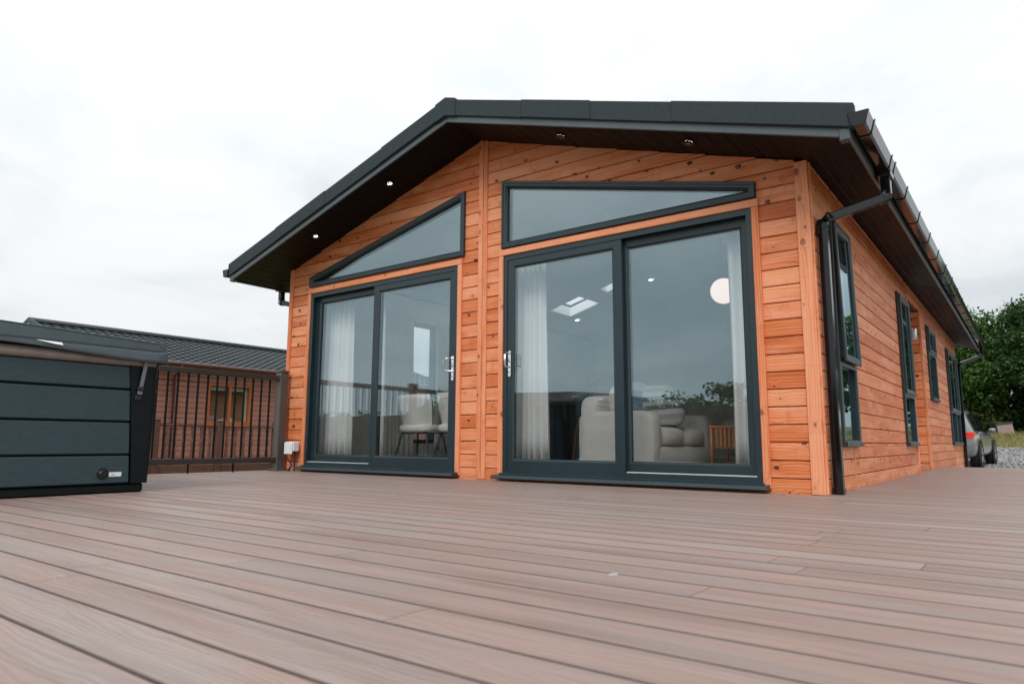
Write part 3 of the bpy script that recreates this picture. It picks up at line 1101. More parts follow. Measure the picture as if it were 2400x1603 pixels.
cl_l = minus([[(0.12, 0.13), (XM, 0.13), (XM, 7.3), (0.12, 7.3)]], SKY)
cl_r = [[(XM, 0.13), (W - 0.12, 0.13), (W - 0.12, 7.3), (XM, 7.3)]]
slope_pieces([p if area(p) > 0 else p[::-1] for p in cl_l] + cl_r, -0.03, -0.008, 'ceiling', 'ceil', interior)
mb = MB()
for P in SKY:
    for i in range(4):
        a, b = P[i], P[(i + 1) % 4]
        vs_ = [(a[0], a[1], soff(a[0]) - 0.03), (b[0], b[1], soff(b[0]) - 0.03), (b[0], b[1], soff(b[0]) + 0.21), (a[0], a[1], soff(a[0]) + 0.21)]
        mb.add(vs_, [(0, 1, 2, 3)])
mb.build('skylight_shaft', 'ceil', interior)
for q in ((0.62, 5.90), (2.3, 5.6), (1.9, 2.4)):
    zc = soff(q[0]) - 0.031
    MB().lathe([(0.0001, zc - 0.004), (0.035, zc - 0.004), (0.045, zc)], 14, (q[0], q[1], 0)).build('room_downlight', 'lens_in', interior)

# --- roof
roof = empty('roof', parent=lodge)
YF = -0.533
XL, XR = -0.50, 6.600
rp_l = minus([[(XL - 0.04, YF - 0.01), (XM, YF - 0.01), (XM, YB + 0.5), (XL - 0.04, YB + 0.5)]], SKY)
rp_r = [[(XM, YF - 0.01), (XR + 0.05, YF - 0.01), (XR + 0.05, YB + 0.5), (XM, YB + 0.5)]]
slope_pieces([p if area(p) > 0 else p[::-1] for p in rp_l] + rp_r, 0.160, 0.205, 'roof_covering', 'felt', roof)


def raking(x0, x1, d0, d1, y0, y1, name, mat, parent, bevel=0.0):
    vs_ = []
    for y in (y0, y1):
        for x, d in ((x0, d0), (x1, d0), (x1, d1), (x0, d1)):
            vs_.append((x, y, soff(x) + d))
    return obj(name, vs_, [(0, 1, 2, 3), (7, 6, 5, 4), (0, 4, 5, 1), (1, 5, 6, 2), (2, 6, 7, 3), (3, 7, 4, 0)], mat, parent, bevel=bevel)


raking(XL, XM - 0.001, -0.004, 0.066, YF, YF + 0.02, 'fascia', 'fascia', roof, 0.004)
raking(XM + 0.001, XR, -0.004, 0.066, YF, YF + 0.02, 'fascia', 'fascia', roof, 0.004)
# felt verge strips with overlapping joints
vx = [XL - 0.045, 0.42, 1.32, 2.22, XM - 0.10]
for i, (a, b) in enumerate(zip(vx, vx[1:])):
    raking(a, b, 0.058 + 0.002 * (i % 2), 0.222 + 0.006 * (i % 2), YF - 0.024 - 0.004 * (i % 2), YF + 0.03, 'verge_strip', 'felt', roof, 0.005)
vx = [XM + 0.10, 4.02, 4.72, 5.42, XR + 0.055]
for i, (a, b) in enumerate(zip(vx, vx[1:])):
    raking(a, b, 0.058 + 0.002 * (i % 2), 0.222 + 0.005 * (i % 2), YF - 0.024 - 0.004 * (i % 2), YF + 0.03, 'verge_strip', 'felt', roof, 0.005)
mb = MB()
P = [(XM - 0.13, soff(XM - .13) + 0.052), (XM, ZA + 0.050), (XM + 0.13, soff(XM + .13) + 0.052), (XM + 0.13, soff(XM + .13) + 0.236), (XM, ZA + 0.238), (XM - 0.13, soff(XM - .13) + 0.236)]
mb.prism(P, YF - 0.034, YF + 0.25)
mb.build('ridge_cap', 'felt', roof, bevel=0.004)

# side fascias, box ends
for (xf, s) in ((XR, 1), (XL, -1)):
    z0 = soff(xf)
    a, b = sorted((xf, xf + s * 0.018))
    MB().box(a, b, YF + 0.0, YB + 0.5, z0 - 0.012, z0 + 0.165).build('fascia', 'fascia', roof, bevel=0.003)
    a, b = sorted((xf - s * 0.045, xf + s * 0.022))
    MB().box(a, b, YF - 0.007, YF + 0.06, z0 - 0.018, z0 + 0.065).build('fascia_corner', 'fascia', roof, bevel=0.006)

# soffit boards (all run front to back), chamfered edges
def soffit_board(x0, x1, y0, y1):
    c = 0.004
    P = [(x0, soff(x0) + 0.012), (x0, soff(x0) + c), (x0 + c, soff(x0 + c)), (x1 - c, soff(x1 - c)), (x1, soff(x1) + c), (x1, soff(x1) + 0.012)]
    MB().prism(P, y0, y1).build('soffit_board', 'soffit', roof)


n = 21
for i in range(n):
    w_ = (XM - 0.0) / n
    soffit_board(i * w_ + 0.0008, (i + 1) * w_ - 0.0008, YF + 0.021, -0.001)
for i in range(n):
    w_ = (W - XM) / n
    soffit_board(XM + i * w_ + 0.0008, XM + (i + 1) * w_ - 0.0008, YF + 0.021, -0.001)
for lo, hi in ((W, XR - 0.002), (XL + 0.002, 0.0)):
    k = 4
    for i in range(k):
        a = lo + (hi - lo) * i / k
        b = lo + (hi - lo) * (i + 1) / k
        for ya, yb in ((YF + 0.021, 4.95), (4.957, 9.55), (9.557, YB + 0.5)):
            soffit_board(a + 0.0008, b - 0.0008, ya, yb)
for yy in (4.945, 9.545):
    for lo, hi in ((W, XR - 0.002),):
        P = [(lo, soff(lo) - 0.003), (hi, soff(hi) - 0.003), (hi, soff(hi) + 0.002), (lo, soff(lo) + 0.002)]
        MB().prism(P, yy, yy + 0.02).build('soffit_joint', 'soffit', roof)

# soffit downlights
for (x, y) in ((0.843, -0.29), (2.081, -0.29), (4.261, -0.29), (5.44, -0.29)):
    s_ = SL if x < XM else -SR
    ang = math.atan(s_)
    e = empty('downlight', (x, y, soff(x) - 0.0165), parent=roof)
    e.rotation_euler = (0, -ang, 0)
    MB().lathe([(0.028, 0.018), (0.031, -0.006), (0.043, -0.006), (0.046, 0.0)], 24).build('bezel', 'leg_black_bezel', e, smooth=True)
    MB().lathe([(0.0001, 0.0145), (0.029, 0.0145)], 24).build('lens', 'lens', e)
# ------------------------------------------------------------------ gutters and pipes
def gutter(xf, s, name):
    e = empty(name, parent=lodge)
    zt = soff(xf) + 0.135
    x = lambda d: xf + s * (0.020 + d)
    y0, y1 = YF - 0.035, YB + 0.5
    out_ = [(x(0.0), zt), (x(0.012), zt - 0.075), (x(0.030), zt - 0.088), (x(0.085), zt - 0.088), (x(0.098), zt - 0.075), (x(0.118), zt)]
    inn = [(x(0.115), zt - 0.001), (x(0.094), zt - 0.072), (x(0.083), zt - 0.084), (x(0.032), zt - 0.084), (x(0.016), zt - 0.072), (x(0.004), zt)]
    mb_ = MB().prism(out_ + inn, y0, y1)
    o_ = mb_.build('gutter_channel', 'gutter', e)
    bm = bmesh.new(); bm.from_mesh(o_.data); bmesh.ops.recalc_face_normals(bm, faces=bm.faces)
    bm.to_mesh(o_.data); bm.free()
    ec = [(x(-0.003), zt + 0.004), (x(0.010), zt - 0.079), (x(0.029), zt - 0.092), (x(0.087), zt - 0.092), (x(0.102), zt - 0.078), (x(0.123), zt + 0.004)]
    for ya, yb in ((y0 - 0.006, y0 + 0.03), (y1 - 0.03, y1 + 0.006)):
        MB().prism(ec, ya, yb).build('end_cap', 'gutter', e, bevel=0.003)
    ec2 = [(x(-0.002), zt - 0.02), (x(0.010), zt - 0.080), (x(0.029), zt - 0.094), (x(0.087), zt - 0.094), (x(0.103), zt - 0.079), (x(0.126), zt + 0.012), (x(0.119), zt + 0.012), (x(0.099), zt - 0.074), (x(0.085), zt - 0.0885), (x(0.030), zt - 0.0885), (x(0.0115), zt - 0.076), (x(0.003), zt - 0.02)]
    yb = -0.36
    ys_ = [-0.36, 0.34, 0.50]
    q = 1.12
    while q < YB + 0.3:
        ys_.append(q)
        q += 0.78
    for yy in ys_:
        ob = MB().prism(ec2, yy - 0.012, yy + 0.012).build('bracket', 'gutter', e)
        bm = bmesh.new(); bm.from_mesh(ob.data); bmesh.ops.recalc_face_normals(bm, faces=bm.faces)
        bm.to_mesh(ob.data); bm.free()
    return e, zt, x


def downpipe(e, xo, ya, zt, wx, wy, zwall, zbot, s):
    """outlet under the gutter, swan neck back to the wall, pipe down"""
    MB().box(xo - 0.045, xo + 0.045, ya - 0.075, ya + 0.075, zt - 0.135, zt - 0.0945).build('outlet', 'pipe', e, bevel=0.005)
    r = 0.0325
    ze = zt - 0.26
    MB().tube([(xo, ya, zt - 0.13), (xo, ya, ze)], r, square=True).build('outlet_pipe', 'pipe', e, bevel=0.006)
    MB().tube([(xo, ya, ze + 0.03), (xo, ya, ze - 0.012), (xo - s * 0.06, ya - 0.02 * (1 if s else 1), ze - 0.045)], r + 0.003, square=True).build('bend', 'pipe', e, bevel=0.006)
    MB().tube([(xo - s * 0.02, ya - 0.01, ze - 0.026), (wx + s * 0.02, wy + 0.005, zwall + 0.022)], r, square=True).build('swan_neck', 'pipe', e, bevel=0.006)
    MB().tube([(wx + s * 0.055, wy + 0.012, zwall + 0.047), (wx, wy, zwall), (wx, wy, zwall - 0.06)], r + 0.003, square=True).build('bend', 'pipe', e, bevel=0.006)
    MB().tube([(wx, wy, zwall - 0.03), (wx, wy, zbot)], r, square=True).build('pipe_run', 'pipe', e, bevel=0.006)
    MB().box(wx - s * 0.036 - 0.012, wx - s * 0.036 + 0.012, wy - 0.055, wy + 0.055, zwall - 0.09, zwall - 0.03).build('pipe_clip', 'pipe', e)
    MB().box(wx - 0.037, wx + 0.037, wy - 0.04, wy + 0.04, zbot, zbot + 0.045).build('pipe_shoe', 'pipe', e, bevel=0.004)


gr, gz, gx = gutter(XR, 1, 'right_gutter')
gr.name = 'gutter'
downpipe(gr, gx(0.058), 0.40, gz, W + 0.045, 0.185, 1.985, 0.003, 1)
downpipe(gr, gx(0.058), YB + 0.30, gz, W + 0.045, YB - 0.02, 1.95, -0.35, 1)
gl_, gz2, gx2 = gutter(XL, -1, 'gutter')
downpipe(gl_, gx2(0.058), 0.26, gz2, -0.045, 0.26, 2.05, 0.003, -1)

# ------------------------------------------------------------------ things fixed to the lodge
o = empty('outdoor_socket', (0.19, -0.022, 0.2), 0, 'white outdoor socket box on the lodge wall beside the railing post', 'socket')
MB().box(0.0, 0.165, -0.085, 0.0, 0.03, 0.145).build('housing', 'white_plastic', o, bevel=0.008)
MB().box(0.006, 0.158, -0.104, -0.0855, -0.004, 0.138).build('cover', 'white_plastic', o, bevel=0.008)
MB().tube([(0.05, -0.09, 0.005), (0.06, -0.085, -0.05), (0.085, -0.06, -0.10), (0.10, -0.05, -0.13), (0.075, -0.05, -0.165), (0.06, -0.05, -0.198)], 0.008, 8).build('cable', 'cable', o, smooth=True)
MB().tube([(0.092, -0.052, -0.122), (0.070, -0.060, -0.160), (0.052, -0.060, -0.198)], 0.0085, 8).build('cable', 'cable_blue', o, smooth=True)
MB().tube([(0.125, -0.03, 0.03), (0.13, -0.03, -0.198)], 0.009, 8).build('cable', 'cable', o, smooth=True)

o = empty('wall_lamp', (W - 0.055, RY1, 1.80), 0, 'brushed steel up and down lamp in the entrance recess', 'lamp')
MB().box(-0.03, 0.03, -0.03, 0.0, 0.05, 0.11).build('bracket', 'black_plastic', o, bevel=0.003)
MB().lathe([(0.0001, 0.0), (0.032, 0.0), (0.034, 0.004), (0.034, 0.156), (0.032, 0.16), (0.0001, 0.16)], 20, (0, -0.066, 0)).build('body', 'steel', o, smooth=True)

# ------------------------------------------------------------------ deck railing
MT['rail'] = simple('dark_brown_composite_rail', (0.040, 0.032, 0.029), 0.42, var=0.12)
MT['railpost'] = simple('grey_brown_composite_post', (0.085, 0.076, 0.072), 0.45, var=0.10)
MT['baluster'] = simple('black_metal_baluster', (0.004, 0.0045, 0.005), 0.6, var=0.1, spec=0.2)
XRL = 0.055
rail = empty('deck_railing', (XRL, 0, 0), 0, 'dark brown deck railing with thin black balusters behind the hot tub', 'railing')
posts = [-0.10, -2.12, -4.20, -6.28]
for y in posts:
    MB().box(-0.055, 0.055, y - 0.055, y + 0.055, 0.0, 1.185).build('post', 'railpost', rail, bevel=0.006)
    MB().box(-0.062, 0.062, y - 0.062, y + 0.062, 1.1855, 1.208).build('post_cap', 'railpost', rail, bevel=0.006)
    MB().box(-0.085, 0.085, y - 0.085, y + 0.085, 0.001, 0.022).build('post_skirt', 'railpost', rail, bevel=0.004)
for a, b in zip(posts, posts[1:]):
    a2, b2 = a - 0.056, b + 0.056
    MB().box(-0.034, 0.034, b2, a2, 1.080, 1.140).build('top_rail', 'rail', rail, bevel=0.006)
    MB().box(-0.028, 0.028, b2, a2, 0.097, 0.160).build('bottom_rail', 'rail', rail, bevel=0.006)
    for yy in (a2, b2):
        for z0, z1 in ((1.074, 1.146), (0.092, 0.165)):
            MB().box(-0.040, 0.040, yy - 0.012, yy + 0.012, z0, z1).build('rail_bracket', 'rail', rail, bevel=0.004)
    y = a2 - 0.112
    while y > b2 + 0.06:
        MB().tube([(0, y, 0.1605), (0, y, 1.0795)], 0.0125, 8).build('baluster', 'baluster', rail)
        y -= 0.1125
    for fy in (-0.47, -1.0, -1.55):
        yy = a2 + fy + 0.056 - 0.119
        MB().tube([(0, yy, 0.0), (0, yy, 0.0965)], 0.011, 8).build('support_foot', 'baluster', rail)

# ------------------------------------------------------------------ hot tub
MT['tub_panel'] = simple('blue_grey_cabinet_panel', (0.022, 0.050, 0.062), 0.5, var=0.22, vscale=5, bump=0.5, bscale=26, stretch=(1, 3, 22))
MT['tub_black'] = simple('matt_black_cabinet', (0.004, 0.0065, 0.008), 0.5, var=0.15, bump=0.3, bscale=160, spec=0.22)
MT['tub_shell'] = simple('mushroom_acrylic_lip', (0.23, 0.195, 0.182), 0.35, var=0.15, vscale=12)
MT['vinyl'] = simple('charcoal_vinyl_cover', (0.064, 0.092, 0.105), 0.30, var=0.12, bump=0.35, bscale=700, spec=0.5)
MT['webbing'] = simple('grey_webbing', (0.14, 0.17, 0.18), 0.7, bump=0.6, bscale=500)
MT['label_paper'] = simple('white_label', (0.78, 0.82, 0.85), 0.5, var=0.02)
MT['print'] = simple('grey_print', (0.10, 0.10, 0.11), 0.7)
TS = 2.12
tub = empty('hot_tub', (2.43, -2.755, 0), math.radians(0.8), 'blue grey panelled hot tub with a charcoal vinyl cover', 'hot tub')
# local: +X face at x=0 (towards the camera), corner at y=0, tub spreads to -X and -Y
MB().box(-TS + 0.05, -0.035, -TS + 0.05, -0.035, 0.0, 0.062).build('base_tray', 'tub_black', tub, bevel=0.012)
MB().box(-TS + 0.07, -0.060, -TS + 0.07, -0.060, 0.06, 0.862).build('cabinet_core', 'tub_black', tub)


def tub_post(cx, cy, sx, sy):
    """tapering moulded corner with a rounded outer edge"""
    vs_, fs = [], []
    for z, w, o_ in ((0.062, 0.135, 0.012), (0.30, 0.150, 0.004), (0.862, 0.200, 0.0)):
        pr = [(w, 0)]
        pr += [(w, 0.0), (0.04, o_), (0.012, 0.012 + o_), (o_, 0.04), (0.0 + o_, w), (0.05, w), (0.05, 0.05), (w, 0.05)]
        pr[0] = (w, o_)
        pr[1] = (w * 0.5, o_)
        for a, b in pr:
            vs_.append((cx - sx * a, cy - sy * b, z))
    n_ = 9
    for i in range(2):
        for j in range(n_):
            q = (i * n_ + j, i * n_ + (j + 1) % n_, (i + 1) * n_ + (j + 1) % n_, (i + 1) * n_ + j)
            fs.append(q)
    fs.append(tuple(range(n_)))
    fs.append(tuple(range(2 * n_, 3 * n_)))
    o_ = obj('corner_post', vs_, fs, 'tub_black', tub)
    bm = bmesh.new(); bm.from_mesh(o_.data); bmesh.ops.recalc_face_normals(bm, faces=bm.faces)
    bm.to_mesh(o_.data); bm.free()


for sx, cx in ((1, 0.0), (-1, -TS)):
    for sy, cy in ((1, 0.0), (-1, -TS)):
        tub_post(cx, cy, sx, sy)
zs_ = [0.070, 0.250, 0.258, 0.474, 0.482, 0.697, 0.705, 0.862]
prs = [(0.068, 0.249), (0.262, 0.472), (0.485, 0.694), (0.707, 0.860)]
for z0, z1 in prs:
    ins0, ins1 = 0.140 + 0.05 * z0 / 0.86, 0.140 + 0.05 * z1 / 0.86
    for face in range(4):
        a0, b0, a1, b1 = -ins0, -TS + ins0, -ins1, -TS + ins1
        P = [(b0, z0), (a0, z0), (a1, z1), (b1, z1)]
        if face == 0:
            mb = MB().prism(P, -0.058, -0.014, 'x')
        elif face == 1:
            mb = MB().prism(P, -TS + 0.014, -TS + 0.058, 'x')
        elif face == 2:
            mb = MB().prism(P, -0.058, -0.014, 'y')
        else:
            mb = MB().prism(P, -TS + 0.014, -TS + 0.058, 'y')
        mb.build('cabinet_panel', 'tub_panel', tub, bevel=0.006)
# shell lip: rounded square ring
def rsq(h, r, n=6, c=(-TS / 2, -TS / 2)):
    pts = []
    for qx, qy, a0 in ((1, 1, 0), (-1, 1, 90), (-1, -1, 180), (1, -1, 270)):
        for i in range(n + 1):
            a = math.radians(a0 + 90 * i / n)
            pts.append((c[0] + qx * (h - r) + r * math.cos(a), c[1] + qy * (h - r) + r * math.sin(a)))
    return pts


def rsq_loft(levels, name, mat, parent, smooth=True, capt=True, capb=True, wav=None):
    vs_, fs = [], []
    for (h, r, z) in levels:
        for k, (x, y) in enumerate(rsq(h, r)):
            dz = wav(x, y) if wav else 0
            vs_.append((x, y, z + dz))
    m_ = len(rsq(1, .1))
    for i in range(len(levels) - 1):
        for j in range(m_):
            fs.append((i * m_ + j, i * m_ + (j + 1) % m_, (i + 1) * m_ + (j + 1) % m_, (i + 1) * m_ + j))
    if capb:
        fs.append(tuple(range(m_))[::-1])
    if capt:
        fs.append(tuple((len(levels) - 1) * m_ + j for j in range(m_)))
    o_ = obj(name, vs_, fs, mat, parent, smooth=smooth)
    return o_


H = TS / 2
rsq_loft([(H - 0.07, 0.06, 0.8625), (H - 0.015, 0.09, 0.864), (H + 0.006, 0.10, 0.872), (H + 0.012, 0.10, 0.895), (H + 0.004, 0.10, 0.928), (H - 0.03, 0.1, 0.940)], 'shell_lip', 'tub_shell', tub)
# cover: two foam halves hinged in the middle, thicker at the hinge
cover = empty('cover', (0, 0, 0), parent=tub)
for half, (y0, y1) in enumerate(((-H + 0.006, 0.045), (-TS - 0.045, -H - 0.006))):
    vs_, fs = [], []
    n_ = 14
    mh = 0.05
    for i in range(n_ + 1):
        y = y0 + (y1 - y0) * i / n_
        k = abs(y + H) / (H + 0.045)
        zt = 1.072 - 0.034 * k
        xe = 0.045 if half == 0 else 0.045
        ein = 0.0
        rr = 0.07
        de = min(abs(y - (0.045 if half == 0 else -TS - 0.045)), rr)
        ein = rr - math.sqrt(max(0, rr * rr - (rr - de) ** 2))
        prof = [(xe - ein, 0.972), (xe + 0.004 - ein, 0.985), (xe + 0.004 - ein, zt - 0.018), (xe - 0.014 - ein, zt), (-H, zt + 0.012), (-TS - xe + 0.014 + ein, zt), (-TS - xe - 0.004 + ein, zt - 0.018), (-TS - xe - 0.004 + ein, 0.985), (-TS - xe + ein, 0.972)]
        vs_ += [(x, y, z) for x, z in prof]
    m_ = 9
    for i in range(n_):
        for j in range(m_):
            fs.append((i * m_ + j, i * m_ + (j + 1) % m_, (i + 1) * m_ + (j + 1) % m_, (i + 1) * m_ + j))
    fs.append(tuple(range(m_)))
    fs.append(tuple(n_ * m_ + j for j in range(m_)))
    o_ = obj('cover_half', vs_, fs, 'vinyl', cover)
    bm = bmesh.new(); bm.from_mesh(o_.data); bmesh.ops.recalc_face_normals(bm, faces=bm.faces)
    bm.to_mesh(o_.data); bm.free()
# piping along the upper edge
MB().tube([(0.043, -2.1, 1.045), (0.043, -1.06, 1.066), (0.046, -0.03, 1.032), (0.03, 0.03, 1.031), (-0.05, 0.046, 1.031), (-1.5, 0.046, 1.031)], 0.0045, 6).build('piping', 'vinyl', cover, smooth=True)
# hanging skirt, lifted off the lip towards the middle of the side
vs_, fs = [], []
cols = 46
per = []
for i in range(cols + 1):
    s_ = i / cols
    if s_ < 0.60:
        y = -TS - 0.03 + (TS + 0.03 + 0.0) * (s_ / 0.60)
        x = 0.040
        nx, ny = 1, 0
    elif s_ < 0.66:
        a = (s_ - 0.60) / 0.06 * math.pi / 2
        x, y = 0.0 + 0.040 * math.cos(a), 0.0 + 0.040 * math.sin(a)
        nx, ny = math.cos(a), math.sin(a)
    else:
        x = -TS * (s_ - 0.66) / 0.34
        y = 0.040
        nx, ny = 0, 1
    per.append((x, y, nx, ny))
for (x, y, nx, ny) in per:
    if nx > 0.9:
        k = max(0.0, min(1.0, (y + 1.02) / 0.92))
        lift = 0.05 * (1 - k) ** 1.0
        low = 0.896 + 0.046 * (1 - (k * k * (3 - 2 * k)))
        fl = 0.030 * k + 0.012
    else:
        low = 0.897
        fl = 0.035
    bulge = 0.010 * math.sin(y * 9.0)
    z0 = 0.976
    for t_ in (0, 0.25, 0.5, 0.75, 1.0):
        zz = z0 + (low - z0) * t_
        ofs = fl * (1.0 - (1 - t_) ** 2) * 0.35 - 0.004 * t_
        if t_ == 0.5:
            ofs += bulge * 0.3
        vs_.append((x + nx * ofs, y + ny * ofs, zz))
for i in range(cols):
    for j in range(4):
        a = i * 5 + j
        fs.append((a, a + 5, a + 6, a + 1))
o_ = obj('skirt', vs_, fs, 'vinyl', cover, smooth=True)
m_ = o_.modifiers.new('thick', 'SOLIDIFY')
m_.thickness = 0.003
# warning tag tucked under the cover edge
MB().add([(0.051, -0.80, 0.972), (0.051, -0.66, 0.969), (0.062, -0.655, 0.951), (0.063, -0.70, 0.9535), (0.052, -0.80, 0.970)], [(0, 4, 3, 1), (3, 2, 1)]).build('tag', 'label_paper', cover)
# straps
def strap(px, py, nx, ny):
    e = empty('strap', (px, py, 0), math.atan2(ny, nx), parent=tub)
    MB().add([(0.034, -0.020, 0.905), (0.034, 0.006, 0.905), (0.012, -0.012, 0.70), (0.012, -0.038, 0.70)], [(0, 1, 2, 3)]).build('webbing', 'webbing', e).modifiers.new('t', 'SOLIDIFY').thickness = 0.003
    MB().box(0.004, 0.024, -0.046, -0.004, 0.694, 0.722).build('buckle', 'black_plastic', e, bevel=0.005)
    MB().box(0.006, 0.018, -0.042, -0.010, 0.668, 0.694).build('buckle', 'webbing', e, bevel=0.003)
    MB().box(0.0005, 0.014, -0.054, -0.008, 0.628, 0.668).build('anchor', 'black_plastic', e, bevel=0.008)


strap(0.0, -0.105, 1, 0)
strap(-0.115, 0.0, 0, 1)
# access cap and sticker on the lowest panel
c = MB().lathe([(0.0001, 0.010), (0.020, 0.010), (0.024, 0.006), (0.034, 0.006), (0.038, 0.0)], 28, (-0.0135, -0.318, 0.131), 'x').build('drain_cap', 'gutter', tub, smooth=False)
MB().box(-0.0035, -0.001, -0.335, -0.300, 0.129, 0.134).build('cap_grip', 'black_plastic', tub)
st = MB().box(-0.0138, -0.0125, -0.279, -0.199, 0.112, 0.141).build('sticker', 'label_paper', tub)


def text3d(body, size, mat, parent, mw, name):
    cu = D.curves.new(name, 'FONT')
    cu.body = body
    cu.size = size
    cu.align_x = 'LEFT'
    cu.extrude = 0.0002
    o_ = D.objects.new(name, cu)
    dg = bpy.context.evaluated_depsgraph_get()
    COL.objects.link(o_)
    dg.update()
    me = D.meshes.new_from_object(o_.evaluated_get(dg))
    D.objects.remove(o_)
    me.materials.clear()
    me.materials.append(MT[mat])
    o2 = D.objects.new(name, me)
    COL.objects.link(o2)
    o2.parent = parent
    o2.matrix_local = mw
    return o2


TM = lambda x, y, z: Matrix.Translation((x, y, z)) @ Matrix.Rotation(math.pi / 2, 4, 'Z') @ Matrix.Rotation(math.pi / 2, 4, 'X')
text3d('Power', 0.0085, 'print', tub, TM(-0.0121, -0.262, 0.1285), 'lettering')
text3d('Outlet', 0.0085, 'print', tub, TM(-0.0121, -0.262, 0.1185), 'lettering')

# ------------------------------------------------------------------ neighbouring lodge
MT['nb_board'] = simple('terracotta_painted_board', (0.30, 0.135, 0.100), 0.6, var=0.10, objvar=0.07)
MT['nb_tile'] = simple('dark_slate_tile', (0.017, 0.026, 0.030), 0.5, var=0.2)
MT['nb_frame'] = simple('golden_oak_frame', (0.36, 0.095, 0.016), 0.4, var=0.15)
MT['nb_gutter'] = simple('brown_gutter', (0.10, 0.055, 0.055), 0.35)
MT['nb_rail'] = simple('red_brown_stained_timber', (0.085, 0.036, 0.026), 0.6, var=0.2, objvar=0.08)
MT['nb_spindle'] = simple('stained_spindle', (0.11, 0.042, 0.030), 0.6, var=0.2)
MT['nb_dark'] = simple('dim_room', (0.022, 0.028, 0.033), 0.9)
MT['blind'] = simple('white_blind', (0.55, 0.58, 0.60), 0.8)
MT['bed_blue'] = simple('blue_bedding', (0.10, 0.18, 0.32), 0.9)
MT['bed_white'] = simple('white_bedding', (0.60, 0.62, 0.64), 0.9)
NX = -9.5
nb = empty('neighbour_lodge', (NX, 0, 0), 0, 'terracotta boarded lodge with dark tiled roof beyond the railing', 'lodge')
NY0, NY1 = 1.55, 13.5
NE = 2.215
nwall = empty('wall', parent=nb)
NWIN = (4.31, 5.55, 0.775, 1.825)
mb = MB()
for P in minus([rect(NY0, NY1, -0.45, NE + 0.1)], [rect(*NWIN)]):
    mb.prism(P if area(P) > 0 else P[::-1], -0.12, -0.02, 'x')
mb.prism([(-5.9, -0.45), (-0.12, -0.45), (-0.12, NE + 0.1), (-3.0, NE + 0.1 + 0.96), (-5.9, NE + 0.1)], NY0, NY0 + 0.1, 'y')
mb.box(-5.9, -5.8, NY0, NY1, -0.45, NE + 0.1)
mb.box(-5.8, -0.12, NY1 - 0.1, NY1, -0.45, NE + 0.1)
mb.build('wall_core', 'nb_board', nwall)


def nb_row(z0, z1):
    return minus([[(NY0, z0), (NY1, z0), (NY1, z1), (NY0, z1)]], [rect(NWIN[0] - .0, NWIN[1] + .0, NWIN[2], NWIN[3])])


cladding(nb_row, 0.134, -0.45, 20, nwall, (0, 0, 0), math.pi / 2, mat='nb_board', t=0.019, name='weatherboard', c=0.014, gap=0.002)
w_ = empty('window', parent=nb)
mpn = MAPX(0.0, 1)
frame_poly(rect(*NWIN), [(0, 0.08), (0, -0.02), (0.06, -0.02), (0.07, 0.0), (0.07, 0.08)], 'window_frame', 'nb_frame', w_, mpn)
MB().box(-0.07, 0.015, 4.895, 4.965, NWIN[2] + 0.06, NWIN[3] - 0.06).build('mullion', 'nb_frame', w_)
for a, b in ((4.37, 4.90), (4.96, 5.49)):
    slab_poly(rect(a, b, NWIN[2] + 0.06, NWIN[3] - 0.06), 0.02, 0.03, 'pane', 'glass', w_, mpn)
    MB().box(-0.10, -0.09, a + .01, b - .01, NWIN[3] - 0.17, NWIN[3] - 0.07).build('blind', 'blind', w_)
MB().box(-0.16, -0.10, 5.40, 5.50, NWIN[2], NWIN[3] - 0.08).build('curtain', 'blind', w_)
MB().box(0.0, 0.05, NWIN[0] - 0.04, NWIN[1] + 0.04, NWIN[2] - 0.035, NWIN[2] - 0.001).build('sill', 'nb_frame', w_)
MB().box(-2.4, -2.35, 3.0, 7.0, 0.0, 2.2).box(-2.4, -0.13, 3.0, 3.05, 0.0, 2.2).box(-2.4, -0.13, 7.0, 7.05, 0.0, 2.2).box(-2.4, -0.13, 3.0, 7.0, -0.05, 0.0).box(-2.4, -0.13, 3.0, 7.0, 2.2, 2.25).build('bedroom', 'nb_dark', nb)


def soft_box(cx, cy, cz, sx, sy, sz, p=3.0, nu=14, nv=8):
    vs_, fs = [], []
    for j in range(nv + 1):
        ph = -math.pi / 2 + math.pi * j / nv
        for i in range(nu):
            th = 2 * math.pi * i / nu
            sg = lambda v: math.copysign(abs(v) ** (2 / p), v)
            vs_.append((cx + sx * sg(math.cos(ph)) * sg(math.cos(th)), cy + sy * sg(math.cos(ph)) * sg(math.sin(th)), cz + sz * sg(math.sin(ph))))
    for j in range(nv):
        for i in range(nu):
            fs.append((j * nu + i, j * nu + (i + 1) % nu, (j + 1) * nu + (i + 1) % nu, (j + 1) * nu + i))
    return vs_, fs


for lab, mat, c, s in (('blue pillow heaped inside the neighbouring lodge window', 'bed_blue', (NX - 0.42, 4.55, 0.90), (0.2, 0.27, 0.10)),
                       ('white pillow inside the neighbouring lodge window', 'bed_white', (NX - 0.38, 4.98, 0.84), (0.2, 0.28, 0.09))):
    v_, f_ = soft_box(0, 0, 0, *s, p=2.4)
    o_ = obj('pillow', v_, f_, mat, loc=c, rot=(0.25, 0, 0), smooth=True)
    tag(o_, lab, 'pillow')
